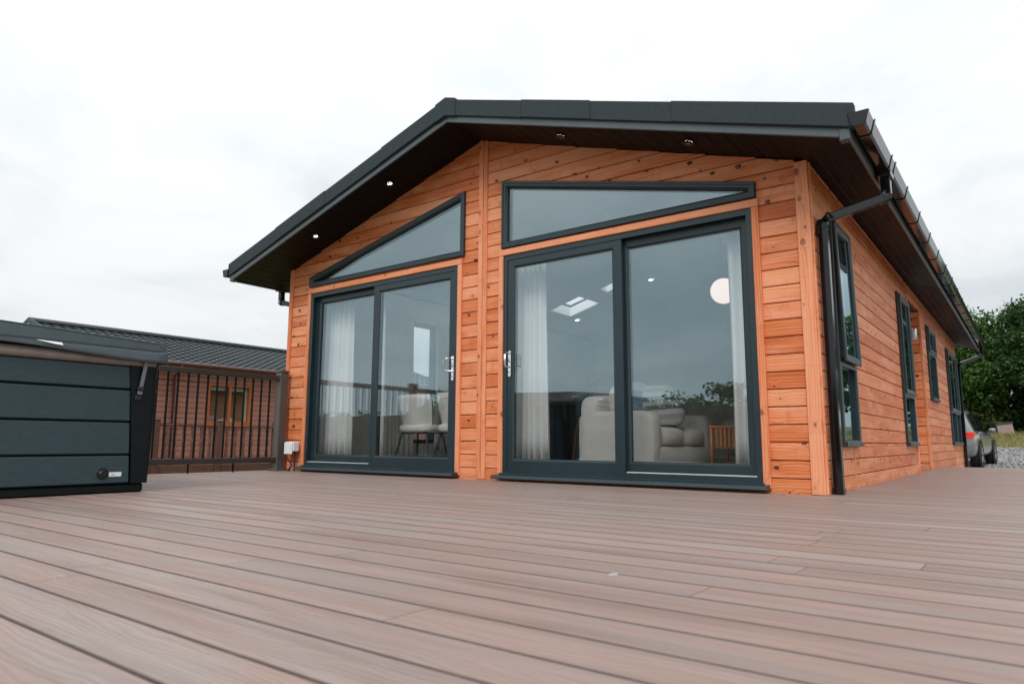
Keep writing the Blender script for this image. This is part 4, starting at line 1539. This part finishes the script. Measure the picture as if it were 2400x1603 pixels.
# roof: overlapping wavy courses
nroof = empty('roof', parent=nb)
NR = 14
run, rise = 3.28, 1.03
for s in (1, -1):
    for r in range(NR):
        vs_, fs = [], []
        x0 = 0.30 - run * r / NR
        x1 = 0.30 - run * (r + 1.12) / NR
        z0 = NE + 0.02 + rise * r / NR + 0.035
        z1 = NE + 0.02 + rise * (r + 1.12) / NR + 0.004
        ycount = int((NY1 - NY0 + 0.8) / 0.06)
        if s == -1:
            ycount = 24
        for i in range(ycount + 1):
            y = NY0 - 0.35 + (NY1 - NY0 + 0.7) * i / ycount
            wv = 0.014 * math.sin(y * 2 * math.pi / 0.24 + r * 0.0) if s == 1 else 0
            for (x, z) in ((x0, z0 - 0.035), (x0, z0 + wv), (x1, z1 + wv)):
                xx = x if s == 1 else -5.96 - x
                vs_.append((xx, y, z))
        for i in range(ycount):
            for j in range(2):
                a = i * 3 + j
                q = (a, a + 3, a + 4, a + 1)
                fs.append(q if s == 1 else q[::-1])
        obj('tile_course', vs_, fs, 'nb_tile', nroof, smooth=False)
rx = 0.30 - run
MB().tube([(rx, NY0 - 0.4, NE + rise + 0.07), (rx, NY1 + 0.4, NE + rise + 0.07)], 0.075, 10).build('ridge_tile', 'nb_tile', nroof, smooth=True)
MB().prism([(0.30, NE + 0.02), (0.30, NE + 0.10), (rx, NE + rise + 0.13), (-5.96 - 0.30, NE + 0.10), (-5.96 - 0.30, NE + 0.02), (rx, NE + rise + 0.03)], NY0 - 0.42, NY0 - 0.38).build('barge_board', 'nb_tile', nroof)
MB().box(0.0, 0.31, NY0 - 0.35, NY1 + 0.3, NE + 0.0, NE + 0.02).build('soffit_board', 'nb_gutter', nroof)
MB().box(0.31, 0.325, NY0 - 0.35, NY1 + 0.3, NE - 0.02, NE + 0.045).build('fascia', 'nb_gutter', nroof)
MB().tube([(0.375, NY0 - 0.35, NE + 0.005), (0.375, NY1 + 0.3, NE + 0.005)], 0.045, 10).build('gutter', 'nb_gutter', nb, smooth=True)
MB().tube([(0.375, 3.40, NE - 0.03), (0.36, 3.40, NE - 0.12), (0.06, 3.40, NE - 0.3), (0.06, 3.40, -0.4)], 0.036, 10).build('downpipe', 'nb_gutter', nb, smooth=True)

# neighbour's balustrade
BX = -7.0
bal = empty('spindle_balustrade', (BX, 0, 0), 0, 'red brown timber balustrade with turned spindles before the neighbouring lodge', 'balustrade')
by = [0.45, 1.85, 3.22, 4.64, 6.05, 7.45]
for y in by:
    MB().box(-0.055, 0.055, y - 0.055, y + 0.055, -0.4, 0.76).build('post', 'nb_rail', bal, bevel=0.006)
    MB().box(-0.065, 0.065, y - 0.065, y + 0.065, 0.7605, 0.79).build('post_cap', 'nb_rail', bal, bevel=0.008)
sp = [(0.030, 0.0), (0.030, 0.13), (0.018, 0.145), (0.026, 0.17), (0.020, 0.20), (0.030, 0.30), (0.018, 0.43), (0.028, 0.46), (0.018, 0.49), (0.030, 0.505), (0.030, 0.635)]
proto = None
for a, b in zip(by, by[1:]):
    MB().box(-0.04, 0.04, a + 0.056, b - 0.056, 0.640, 0.690).build('hand_rail', 'nb_rail', bal, bevel=0.01)
    MB().box(-0.03, 0.03, a + 0.056, b - 0.056, -0.055, -0.002).build('base_rail', 'nb_rail', bal, bevel=0.004)
    MB().box(-0.02, 0.02, a + 0.056, b - 0.056, -0.40, -0.16).build('kick_board', 'nb_rail', bal, bevel=0.004)
    k = 6
    for i in range(1, k + 1):
        y = a + (b - a) * i / (k + 1)
        if proto is None:
            proto = MB().lathe([(a * 1.25, b) for a, b in sp], 8).build('spindle', 'nb_spindle', bal, smooth=False)
            o_ = proto
        else:
            o_ = proto.copy()
            COL.objects.link(o_)
            o_.parent = bal
        o_.location = (0, y, 0)

# ------------------------------------------------------------------ parked car
MT['car_paint'] = simple('metallic_grey_paint', (0.185, 0.195, 0.20), 0.26, metal=0.5, var=0.04, coat=0.8, rvar=0.03)
MT['car_glass'] = simple('tinted_car_glass', (0.012, 0.015, 0.017), 0.06, var=0.05, spec=0.9, rvar=0.02)
MT['tyre'] = simple('tyre_rubber', (0.012, 0.012, 0.013), 0.8)
MT['rim'] = simple('alloy_rim', (0.35, 0.36, 0.37), 0.3, metal=0.9)
MT['tail'] = simple('red_tail_lamp', (0.60, 0.015, 0.012), 0.15, var=0.05, coat=0.6, emit=(1, 0.03, 0.02), estr=0.08)
car = empty('parked_car', (5.13, 18.0, -0.345), math.radians(-4.0), 'grey four wheel drive car parked on gravel behind the lodge', 'car')
car.rotation_euler = (math.radians(1.0), 0, math.radians(-4.0))
ST = [(0.00, .42, .74, .88, .62, .98), (0.10, .30, .90, .98, .70, 1.20), (0.38, .26, .955, 1.03, .70, 1.52), (0.85, .26, .97, 1.02, .66, 1.655), (1.7, .26, .97, .99, .66, 1.69),
      (2.5, .26, .97, .965, .65, 1.64), (3.1, .26, .97, .955, .70, 1.36), (3.55, .26, .965, .95, .80, 1.07), (4.2, .27, .94, .88, .76, .985), (4.68, .30, .86, .76, .66, .86), (4.84, .38, .70, .64, .55, .68)]


def car_sec(s_):
    y, zb, w, zbelt, wr, zr = s_
    zr2 = max(zr, zbelt + 0.03)
    half = [(w * 0.86, zb), (w * 0.985, zb + 0.12), (w, 0.5 * (zb + zbelt)), (w * 0.985, zbelt - 0.06), (w * 0.955, zbelt), (wr + 0.03, zr2 - 0.09 if zr2 - 0.09 > zbelt else zbelt + 0.01), (wr - 0.05, zr2 - 0.015), (wr * 0.5, zr2)]
    return [(a, y, b) for a, b in half] + [(-a, y, b) for a, b in half[::-1]]


vs_, fs = [], []
for s_ in ST:
    vs_ += car_sec(s_)
m_ = 16
for i in range(len(ST) - 1):
    for j in range(m_):
        fs.append((i * m_ + j, i * m_ + (j + 1) % m_, (i + 1) * m_ + (j + 1) % m_, (i + 1) * m_ + j))
fs.append(tuple(range(m_)))
fs.append(tuple((len(ST) - 1) * m_ + j for j in range(m_))[::-1])
body = obj('body', vs_, fs, 'car_paint', car, smooth=True)
bm = bmesh.new(); bm.from_mesh(body.data); bmesh.ops.recalc_face_normals(bm, faces=bm.faces); bm.to_mesh(body.data); bm.free()
mm = body.modifiers.new('s', 'SUBSURF'); mm.levels = 2; mm.render_levels = 2


def lerp_st(y):
    for a, b in zip(ST, ST[1:]):
        if a[0] <= y <= b[0]:
            k = (y - a[0]) / (b[0] - a[0])
            return tuple(a[i] + (b[i] - a[i]) * k for i in range(6))
    return ST[-1]


def car_side_pt(y, f, s, off=0.012):
    st_ = lerp_st(y)
    w, zb, wr, zr = st_[2] * 0.955, st_[3], st_[4] + 0.03, st_[5] - 0.09
    z = zb + (zr - zb) * f
    x = w + (wr - w) * f
    return (s * (x - 0.012 + off), y, z)


for s in (1, -1):
    for (pts) in ([(0.62, .12), (0.98, .10), (1.02, .97), (0.86, .92)], [(1.06, .10), (1.95, .10), (1.85, 1.0), (1.10, .98)], [(2.03, .10), (3.02, .10), (2.62, .98), (1.93, 1.0)]):
        obj('side_window', [car_side_pt(y, f, s, 0.02) for y, f in pts], [(0, 1, 2, 3)], 'car_glass', car)
    # tail lamp: wraps the corner
    vs_ = []
    for y, x in ((-0.012, 0.50), (0.035, 0.80), (0.12, 0.912), (0.34, 0.962)):
        zt_, zl_ = 1.03, 0.86 if y < 0.3 else 1.0
        if y > 0.3:
            zt_ = 1.02
        vs_ += [(s * x, y, zl_ + 0.0), (s * x, y, zt_)]
    obj('tail_lamp', vs_, [(0, 2, 3, 1), (2, 4, 5, 3), (4, 6, 7, 5)], 'tail', car)
    obj('reflector', [(s * 0.55, -0.005, 0.42), (s * 0.72, 0.03, 0.42), (s * 0.72, 0.03, 0.48), (s * 0.55, -0.005, 0.48)], [(0, 1, 2, 3)], 'tail', car)
    v_, f_ = soft_box(s * 1.06, 2.86, 1.07, 0.10, 0.07, 0.075, p=2.6)
    obj('door_mirror', v_, f_, 'car_paint', car, smooth=True)
    for yy in (1.15, 2.10):
        MB().tube([(s * 0.975, yy, 0.88), (s * 0.995, yy + 0.03, 0.885), (s * 0.995, yy + 0.17, 0.885), (s * 0.975, yy + 0.2, 0.88)], 0.012, 6).build('door_handle', 'car_paint', car, smooth=True)
    for yy in (0.95, 3.85):
        MB().lathe([(0.0001, s * 0.958), (0.43, s * 0.958), (0.435, s * 0.978), (0.40, s * 0.984)], 24, (0, yy, 0.385), 'x').build('wheel_arch', 'tyre', car)
        wh = empty('wheel', (s * 0.86, yy, 0.375), parent=car)
        MB().lathe([(0.24, s * 0.10), (0.27, s * 0.135), (0.35, s * 0.135), (0.375, s * 0.105), (0.375, -s * 0.105), (0.35, -s * 0.135), (0.1, -s * 0.12)], 28, (0, 0, 0), 'x').build('tyre', 'tyre', wh, smooth=True)
        MB().lathe([(0.0001, s * 0.07), (0.06, s * 0.12), (0.07, s * 0.07), (0.20, s * 0.04), (0.235, s * 0.13), (0.255, s * 0.13)], 20, (0, 0, 0), 'x').build('rim', 'tyre', wh)
        mb = MB()
        for q in range(5):
            a = 2 * math.pi * q / 5 + 0.3
            mb.tube([(s * 0.12, 0.04 * math.cos(a), 0.04 * math.sin(a)), (s * 0.115, 0.24 * math.cos(a), 0.24 * math.sin(a))], [0.03, 0.022], 6)
        mb.build('rim_spokes', 'rim', wh)
obj('rear_window', [(-0.60, 0.06, 1.10), (0.60, 0.06, 1.10), (0.52, 0.36, 1.50), (-0.52, 0.36, 1.50)], [(0, 1, 2, 3)], 'car_glass', car)
obj('windscreen', [(-0.72, 3.50, 1.10), (-0.60, 2.62, 1.60), (0.60, 2.62, 1.60), (0.72, 3.50, 1.10)], [(0, 1, 2, 3)], 'car_glass', car)

# ------------------------------------------------------------------ block on the bank
MT['old_stone'] = simple('weathered_pink_stone', (0.36, 0.27, 0.245), 0.9, var=0.3, vscale=9, stretch=(1, 1, 6))
MT['moss_cap'] = simple('dark_lichen_cap', (0.06, 0.055, 0.052), 0.9, var=0.4, vscale=20)
sb = empty('stone_block', (6.25, 40.2, ground_z(0, 40.2) - 0.02), 0.15, 'leaning weathered stone block on the grass bank below the trees', 'stone block')
sb.rotation_euler = (0, math.radians(-8), 0.15)
for i in range(6):
    MB().box(-0.36 + 0.01 * (i % 2), 0.34, -0.2, 0.2, 0.0 + 0.092 * i, 0.086 + 0.092 * i).build('course', 'old_stone', sb, bevel=0.01)
MB().box(-0.40, 0.37, -0.23, 0.23, 0.552, 0.66).build('capping', 'moss_cap', sb, bevel=0.02)

# ------------------------------------------------------------------ trees and shrubs
MT['bark'] = simple('grey_brown_bark', (0.075, 0.058, 0.045), 0.95, var=0.4, vscale=8, bump=0.9, bscale=20)
LEAF = [leaf_mat('mid_green_leaves', (0.018, 0.052, 0.010), (0.052, 0.130, 0.022), (0.115, 0.220, 0.045)),
        leaf_mat('dark_green_leaves', (0.012, 0.036, 0.010), (0.032, 0.085, 0.020), (0.075, 0.155, 0.038)),
        leaf_mat('olive_green_leaves', (0.040, 0.065, 0.014), (0.080, 0.120, 0.030), (0.130, 0.165, 0.050))]


def foliage(blobs, n, size, rng):
    mb_ = MB()
    v, f = [], []
    tot = sum(b[1][0] * b[1][1] for b in blobs)
    for (c, r) in blobs:
        cnt = int(n * r[0] * r[1] / tot)
        # sub clumps on the blob's skin
        clumps = []
        for _ in range(max(6, cnt // 55)):
            d = Vector((rng.gauss(0, 1), rng.gauss(0, 1), rng.gauss(0, 1))).normalized()
            k = rng.uniform(0.55, 1.16)
            clumps.append(Vector((c[0] + d.x * r[0] * k, c[1] + d.y * r[1] * k, c[2] + d.z * r[2] * k)))
        for _ in range(cnt):
            q = rng.choice(clumps)
            sp_ = 0.115 * (r[0] + r[2]) * 0.5 + 0.10
            g3 = lambda: max(-1.7, min(1.7, rng.gauss(0, 1)))
            p = q + Vector((g3() * sp_, g3() * sp_, g3() * sp_ * 0.6))
            a = Vector((rng.gauss(0, 1), rng.gauss(0, 1), rng.gauss(0, 0.6))).normalized()
            b = a.cross(Vector((rng.gauss(0, 1), rng.gauss(0, 1), rng.gauss(0, 1)))).normalized()
            s = size * rng.uniform(0.6, 1.4)
            i0 = len(v)
            v += [p - a * s, p + b * s * 0.5, p + a * s, p - b * s * 0.5]
            f.append((i0, i0 + 1, i0 + 2, i0 + 3))
    return v, f


def tree(name, label, cat, x, y, trunk_h, blobs, n, size, leaf, group, seed, tr=0.16):
    rng = random.Random(seed)
    z = ground_z(x, y)
    t = empty(name, (x, y, z), 0, label, cat, group)
    mb_ = MB()
    mb_.tube([(0, 0, -0.1), (0.05, 0.02, trunk_h * 0.35), (-0.04, 0.05, trunk_h * 0.7), (0.03, 0, trunk_h)], [tr * 1.3, tr, tr * 0.8, tr * 0.4], 8)
    for (c, r) in blobs:
        mb_.tube([(0, 0, trunk_h * 0.55), (c[0] * 0.5, c[1] * 0.5, (trunk_h * 0.6 + c[2]) * 0.5 + 0.2), (c[0], c[1], c[2])], [tr * 0.5, tr * 0.3, tr * 0.12], 6)
    mb_.build('trunk', 'bark', t, smooth=True)
    v, f = foliage(blobs, n, size, rng)
    obj('crown', v, f, LEAF[leaf], t)
    return t


GT = 'trees at the edge of the wood behind the lodge'
tree('broadleaf_tree', 'broad mid green tree rising just behind the lodge gutter', 'tree', 3.7, 42, 5.0,
     [((0, 0, 5.2), (2.6, 2.2, 1.9)), ((-2.2, 0, 4.0), (2.2, 2, 1.9)), ((1.7, -0.3, 4.0), (1.6, 1.8, 1.9)), ((0.4, -0.6, 3.0), (2.6, 2, 1.6)), ((-0.9, 0, 6.3), (1.3, 1.3, 0.8))], 34000, 0.105, 0, GT, 1)
tree('broadleaf_tree', 'tallest dark green tree at the right edge of the view', 'tree', 8.8, 41, 5.6,
     [((0, 0, 5.2), (2.5, 2.2, 1.9)), ((-1.3, -0.4, 4.2), (1.6, 1.8, 1.7)), ((1.9, 0, 4.6), (2.2, 2, 2.0)), ((-0.9, 0, 6.2), (1.3, 1.3, 0.9)), ((0.2, -0.8, 3.4), (2.6, 1.6, 1.1))], 34000, 0.105, 1, GT, 2)
tree('broadleaf_tree', 'mid green tree outside the right edge of the frame', 'tree', 13.0, 43, 5.2,
     [((0, 0, 5.4), (2.8, 2.4, 2.2)), ((-1.8, 0, 3.6), (2, 2, 1.9)), ((2.0, 0, 3.8), (2.2, 2, 2.0))], 9000, 0.2, 0, GT, 3)
tree('broadleaf_tree', 'mid green tree hidden behind the lodge roof', 'tree', 0.0, 44, 5.0,
     [((0, 0, 4.6), (2.8, 2.4, 2.2)), ((-1.8, 0, 3.6), (2, 2, 1.9)), ((2.0, 0, 3.4), (2.2, 2, 2.0))], 7000, 0.2, 0, GT, 4)
tree('leafy_shrub', 'light olive green shrub behind the parked car', 'shrub', 3.9, 42.0, 2.6,
     [((0, 0, 2.3), (1.7, 1.3, 1.7)), ((1.3, -0.2, 1.6), (1.2, 1.0, 1.4)), ((-1.2, 0, 1.7), (1.3, 1.1, 1.5)), ((0.2, -0.4, 0.9), (1.9, 1.0, 0.9))], 15000, 0.11, 2, 'shrubs below the trees', 5, 0.06)
for i, (sx, sy, sh, lab) in enumerate(((6.9, 42.6, 1.6, 'dark green shrub behind the leaning stone block'), (9.3, 43.2, 1.8, 'dark green shrub right of the leaning stone block'), (3.0, 43.5, 1.8, 'dark green shrub hidden behind the parked car'))):
    tree('leafy_shrub', lab, 'shrub', sx, sy, 1.5, [((0, 0, 0.95 * sh), (1.7, 1.0, 0.95 * sh)), ((0.9, 0, 0.7 * sh), (1.2, 1, 0.7 * sh)), ((-1.0, 0, 0.7 * sh), (1.2, 1, 0.75 * sh))], 6500, 0.14, 1, 'shrubs below the trees', 20 + i, 0.06)
# hedge and bushes in front of the lodge, seen mirrored in the doors
mbv, mbf = foliage([((x, 0, 0.95), (1.1, 0.5, 0.95)) for x in range(-30, 13, 1)], 15000, 0.13, random.Random(31))
hd = empty('clipped_hedge', (0, -14.5, -0.45), 0, 'dark clipped hedge across the lawn mirrored in the patio doors', 'hedge')
obj('foliage', mbv, mbf, LEAF[1], hd)
MB().box(-31, 13, -0.28, 0.28, 0, 1.85).build('branch_core', 'bark', hd)
ORD = {4.0: 'rightmost dark bush', 2.6: 'second bush from the right', 1.0: 'third bush from the right', -0.4: 'fourth bush from the right', -2.1: 'fifth bush from the right',
       -3.6: 'fourth bush from the left', -5.4: 'third bush from the left', -8.5: 'second bush from the left', -13: 'leftmost dark bush'}
for i, (sx, h) in enumerate(((-0.4, 2.75), (-3.6, 2.4), (1.0, 2.3), (2.6, 2.6), (-8.5, 2.6), (-13, 2.9), (-2.1, 2.45), (-5.4, 2.35), (4.0, 2.5))):
    tree('leafy_shrub', ORD[sx] + ' in the low treeline mirrored in the doors', 'shrub', sx, -16.5, 1.2,
         [((0, 0, h * 0.62), (0.8, 0.7, h * 0.38)), ((0.6, 0, h * 0.5), (0.7, 0.6, h * 0.3)), ((-0.7, 0, h * 0.5), (0.7, 0.6, h * 0.32))], 3000, 0.085, 1, 'bushes beyond the hedge', 40 + i, 0.05)

# ------------------------------------------------------------------ room furnishings
FZ = 0.0755
MT['sofa'] = simple('oatmeal_woven_fabric', (0.62, 0.59, 0.56), 0.95, var=0.08, bump=0.6, bscale=350, sheen=0.2)
MT['stripe'] = stripes('striped_cushion_fabric', [(0.40, 0.40, 0.39), (0.09, 0.11, 0.13), (0.46, 0.45, 0.43), (0.30, 0.33, 0.35), (0.50, 0.49, 0.47), (0.12, 0.14, 0.16)], 3.4)
MT['blue_cushion'] = stripes('blue_grey_cushion_fabric', [(0.10, 0.14, 0.18), (0.35, 0.37, 0.38), (0.12, 0.20, 0.30)], 3.0)
MT['teak'] = simple('teak_slats', (0.34, 0.115, 0.035), 0.45, var=0.25, stretch=(6, 6, 1))
MT['armchair'] = simple('grey_green_wool', (0.16, 0.17, 0.16), 0.95, var=0.1, bump=0.5, bscale=300)
MT['chair_white'] = simple('ivory_boucle', (0.80, 0.78, 0.75), 0.95, var=0.06, bump=0.7, bscale=220)
MT['leg_black'] = simple('black_steel_leg', (0.012, 0.012, 0.013), 0.35)
MT['island'] = simple('graphite_unit', (0.020, 0.021, 0.023), 0.4)
MT['worktop'] = simple('pale_worktop', (0.50, 0.49, 0.47), 0.3)
MT['rug'] = stripes('blue_patterned_rug', [(0.36, 0.40, 0.42), (0.10, 0.22, 0.32), (0.44, 0.46, 0.46), (0.16, 0.30, 0.38)], 4.0, 0)


def soft(name, c, s, mat, parent=None, rot=(0, 0, 0), p=4.0, loc=None):
    v_, f_ = soft_box(c[0], c[1], c[2], *s, p=p, nu=24, nv=12)
    return obj(name, v_, f_, mat, parent, loc=loc, rot=rot, smooth=True)


sofa = empty('sofa', (3.88, 0.58, FZ), 0, 'oatmeal fabric sofa seen from its arm behind the right patio door', 'sofa')
SLn, SD = 1.50, 0.80
soft('base', (SD / 2, SLn / 2, 0.135), (SD / 2 - 0.005, SLn / 2 - 0.01, 0.115), 'sofa', sofa, p=10)
for y in (0.11, SLn - 0.11):
    soft('arm', (SD / 2 - 0.01, y, 0.30), (SD / 2 - 0.0, 0.11, 0.275), 'sofa', sofa, p=7)
soft('back', (0.11, SLn / 2, 0.38), (0.11, SLn / 2, 0.36), 'sofa', sofa, p=7)
for y in (0.49, 1.01):
    soft('seat_cushion', (0.46, y, 0.335), (0.352, 0.262, 0.098), 'sofa', sofa, p=4.5)
    soft('back_cushion', (0.285, y, 0.62), (0.11, 0.255, 0.235), 'sofa', sofa, p=4)
for x, y in ((0.06, 0.06), (SD - 0.06, 0.06), (0.06, SLn - 0.06), (SD - 0.06, SLn - 0.06)):
    MB().tube([(x, y, 0.0), (x, y, 0.03)], 0.02, 8).build('foot', 'leg_black', sofa)
o = soft('cushion', (0, 0, 0), (0.09, 0.25, 0.23), 'stripe', None, (0.10, -0.40, -0.70), 3.2, (4.47, 1.14, 0.70))
tag(o, 'grey striped cushion leaning nearest the sofa seat front', 'cushion', 'sofa cushions')
o = soft('cushion', (0, 0, 0), (0.09, 0.22, 0.22), 'blue_cushion', None, (-0.1, -0.35, -0.5), 3.2, (4.30, 0.98, 0.74))
tag(o, 'blue grey cushion tucked behind the striped cushion', 'cushion', 'sofa cushions')

st = empty('side_table', (5.17, 0.62, FZ), 0.0, 'slatted teak side table by the right curtain', 'table')
for x in (0.015, 0.40):
    for y in (0.015, 0.40):
        MB().tube([(x, y, 0), (x, y, 0.43)], 0.014, 8).build('leg', 'teak', st, smooth=True)
for i in range(9):
    MB().box(0.055 + i * 0.036, 0.077 + i * 0.036, 0.006, 0.016, 0.245, 0.405).build('slat', 'teak', st)
    MB().box(0.055 + i * 0.036, 0.077 + i * 0.036, 0.399, 0.409, 0.245, 0.405).build('slat', 'teak', st)
MB().box(0.0, 0.415, 0.0, 0.415, 0.4055, 0.425).build('top', 'teak', st, bevel=0.003)
MB().box(0.02, 0.395, 0.018, 0.397, 0.235, 0.2445).build('shelf', 'teak', st)

ac = empty('armchair', (5.30, 1.95, FZ), 0.3, 'grey green armchair half hidden behind the side table', 'armchair')
soft('seat', (0, 0, 0.28), (0.36, 0.36, 0.13), 'armchair', ac, p=5)
soft('back', (0.0, 0.34, 0.52), (0.36, 0.12, 0.38), 'armchair', ac, p=4)
for s in (-1, 1):
    soft('arm', (s * 0.37, 0.02, 0.34), (0.09, 0.36, 0.19), 'armchair', ac, p=4)
    for y in (-0.28, 0.28):
        MB().tube([(s * 0.3, y, 0), (s * 0.28, y, 0.17)], 0.016, 8).build('leg', 'teak', ac)


def dining_chair(x, y, rz, lab):
    e = empty('dining_chair', (x, y, FZ), rz, lab, 'chair', 'dining chairs behind the left patio door')
    # back shell: curved, tapering, faces local -Y backwards
    vs_, fs = [], []
    nu_, nv_ = 12, 8
    for t_ in (0.0, 1.0):
        for j in range(nv_ + 1):
            k = j / nv_
            z = 0.385 + 0.44 * k
            hw = (0.195 + 0.050 * k) * (1.0 if k < 0.86 else math.sqrt(max(0.05, 1 - ((k - 0.86) / 0.16) ** 2)) * 0.22 + 0.78)
            for i in range(nu_ + 1):
                u = -1 + 2 * i / nu_
                yy = -0.20 - 0.07 * k + 0.10 * u * u * (1.15 - 0.5 * k) + (0.05 if t_ else 0.0)
                vs_.append((u * hw, yy, z))
    N = (nu_ + 1) * (nv_ + 1)
    for j in range(nv_):
        for i in range(nu_):
            a = j * (nu_ + 1) + i
            fs.append((a, a + 1, a + nu_ + 2, a + nu_ + 1))
            b = a + N
            fs.append((b, b + nu_ + 1, b + nu_ + 2, b + 1))
    for i in range(nu_):
        a = i
        fs.append((a, a + N, a + 1 + N, a + 1))
        a = nv_ * (nu_ + 1) + i
        fs.append((a, a + 1, a + 1 + N, a + N))
    for j in range(nv_):
        for i in (0, nu_):
            a = j * (nu_ + 1) + i
            b = a + nu_ + 1
            fs.append((a, b, b + N, a + N))
    obj('backrest', vs_, fs, 'chair_white', e, smooth=True)
    soft('seat', (0, 0.02, 0.43), (0.24, 0.25, 0.055), 'chair_white', e, p=4)
    MB().box(-0.19, 0.19, -0.19, 0.20, 0.372, 0.384).build('seat_frame', 'leg_black', e)
    for sx in (-1, 1):
        for sy in (-1, 1):
            MB().tube([(sx * 0.235, sy * 0.25, 0), (sx * 0.175, sy * 0.17, 0.375)], 0.012, 8).build('leg', 'leg_black', e)
    return e


dining_chair(1.55, 0.84, 0.20, 'ivory dining chair with black legs, left of the two chairs')
dining_chair(2.20, 0.82, 0.12, 'ivory dining chair half hidden by the sliding door stile')
o = MB().box(0.9, 2.9, 0.5, 2.6, FZ + 0.0005, FZ + 0.012).build('rug', 'rug')
tag(o, 'blue and grey patterned rug beneath the dining chairs', 'rug')

ki = empty('kitchen_island', (1.0, 3.5, FZ), 0, 'graphite kitchen island with pale worktop behind the sofa', 'kitchen island')
MB().box(0.05, 1.95, 0.05, 0.85, 0.0, 0.88).build('cabinet', 'island', ki, bevel=0.004)
MB().box(0.0, 2.0, 0.0, 0.9, 0.881, 0.92).build('worktop', 'worktop', ki, bevel=0.004)
for i in range(3):
    MB().box(0.09 + i * 0.62, 0.67 + i * 0.62, 0.028, 0.049, 0.1, 0.86).build('cupboard_door', 'island', ki, bevel=0.003)
tp = empty('kitchen_tap', (1.95, 4.05, FZ + 0.92), 0, 'slim chrome tap on the kitchen island', 'tap')
MB().lathe([(0.028, 0.0), (0.028, 0.02), (0.014, 0.024), (0.014, 0.06)], 14).build('base', 'chrome', tp)
MB().tube([(0, 0, 0.02), (0, 0, 0.26), (0.03, 0, 0.30), (0.08, 0, 0.31), (0.13, 0, 0.29), (0.145, 0, 0.22)], 0.011, 10).build('spout', 'chrome', tp, smooth=True)
bs = empty('bar_stool', (2.55, 3.1, FZ), 0.3, 'dark bar stool with bent wooden legs before the island', 'stool')
soft('seat', (0, 0, 0.68), (0.2, 0.2, 0.05), 'leg_black', bs, p=4)
soft('backrest', (0, -0.19, 0.80), (0.2, 0.03, 0.1), 'leg_black', bs, p=4)
for sx in (-1, 1):
    for sy in (-1, 1):
        MB().tube([(sx * 0.2, sy * 0.2, 0), (sx * 0.17, sy * 0.17, 0.4), (sx * 0.12, sy * 0.12, 0.64)], 0.016, 8).build('leg', 'teak', bs)

gl = empty('pendant_lamp', (4.39, 3.32, 2.27), 0, 'glowing opal globe pendant hanging in the living room', 'lamp')
v_, f_ = soft_box(0, 0, 0, 0.163, 0.163, 0.163, p=2.0, nu=32, nv=18)
obj('globe', v_, f_, 'globe', gl, smooth=True)
zc = soff(4.39) - 0.031 - 2.27
MB().tube([(0, 0, 0.16), (0, 0, zc)], 0.003, 6).build('flex', 'cable', gl)
MB().lathe([(0.0001, zc - 0.03), (0.05, zc - 0.03), (0.055, zc)], 20).build('ceiling_rose', 'steel', gl)

# tall panelled doorway in the back wall and a wall speaker
idr = empty('hall_door', (3.7, 7.28, FZ), 0, 'pale glazed hall door in the back wall of the room', 'door')
MB().box(-0.06, 0.0, -0.04, 0.015, 0, 2.06).box(0.86, 0.92, -0.04, 0.015, 0, 2.06).box(0.0, 0.86, -0.04, 0.015, 2.0, 2.06).build('door_frame', 'armchair', idr)
MB().box(0.002, 0.858, -0.025, 0.01, 0.005, 1.998).build('door_leaf', 'ceil', idr, bevel=0.003)
MB().tube([(0.08, -0.03, 0.98), (0.08, -0.07, 0.98), (0.2, -0.07, 0.98)], 0.009, 8).build('handle', 'steel', idr)


def curtain(x0, x1, y0, y1, z0, z1, folds, amp, lab):
    n_ = folds * 8
    vs_, fs = [], []
    L = Vector((x1 - x0, y1 - y0))
    nn = Vector((-L.y, L.x)).normalized()
    ph = random.uniform(0, 6)
    rows = 7
    for r in range(rows + 1):
        k = r / rows
        for i in range(n_ + 1):
            u = i / n_
            a = amp * math.sin(u * folds * 2 * math.pi + ph + 0.5 * math.sin(k * 2 + u * 9)) * (0.75 + 0.25 * k) + 0.3 * amp * math.sin(u * folds * 5.1 + ph)
            dx = 0.012 * math.sin(k * 3 + u * 5)
            vs_.append((x0 + L.x * u + nn.x * a + dx, y0 + L.y * u + nn.y * a, z1 + (z0 - z1) * k))
    for r in range(rows):
        for i in range(n_):
            a = r * (n_ + 1) + i
            fs.append((a, a + 1, a + n_ + 2, a + n_ + 1))
    o_ = obj('curtain', vs_, fs, 'curtain', smooth=True)
    tag(o_, lab, 'curtain', 'white curtains at the windows')
    o_.modifiers.new('t', 'SOLIDIFY').thickness = 0.002
    return o_


curtain(3.32, 3.74, 0.27, 0.29, 0.105, 2.18, 6, 0.035, 'wide white curtain gathered at the left of the right patio door')
curtain(5.50, 5.86, 0.27, 0.27, 0.105, 2.18, 4, 0.030, 'narrow white curtain at the right of the right patio door')
curtain(0.26, 0.88, 0.27, 0.29, 0.105, 2.18, 7, 0.035, 'wide white curtain gathered at the left of the left patio door')
curtain(1.36, 1.48, 0.26, 0.26, 0.105, 2.18, 2, 0.015, 'thin white curtain strip behind the left patio door meeting stile')
curtain(0.20, 0.20, 1.45, 2.02, 0.105, 2.18, 7, 0.03, 'white curtain on the near side of the left wall window')
curtain(0.20, 0.20, 2.50, 3.05, 0.105, 2.18, 7, 0.03, 'white curtain on the far side of the left wall window')
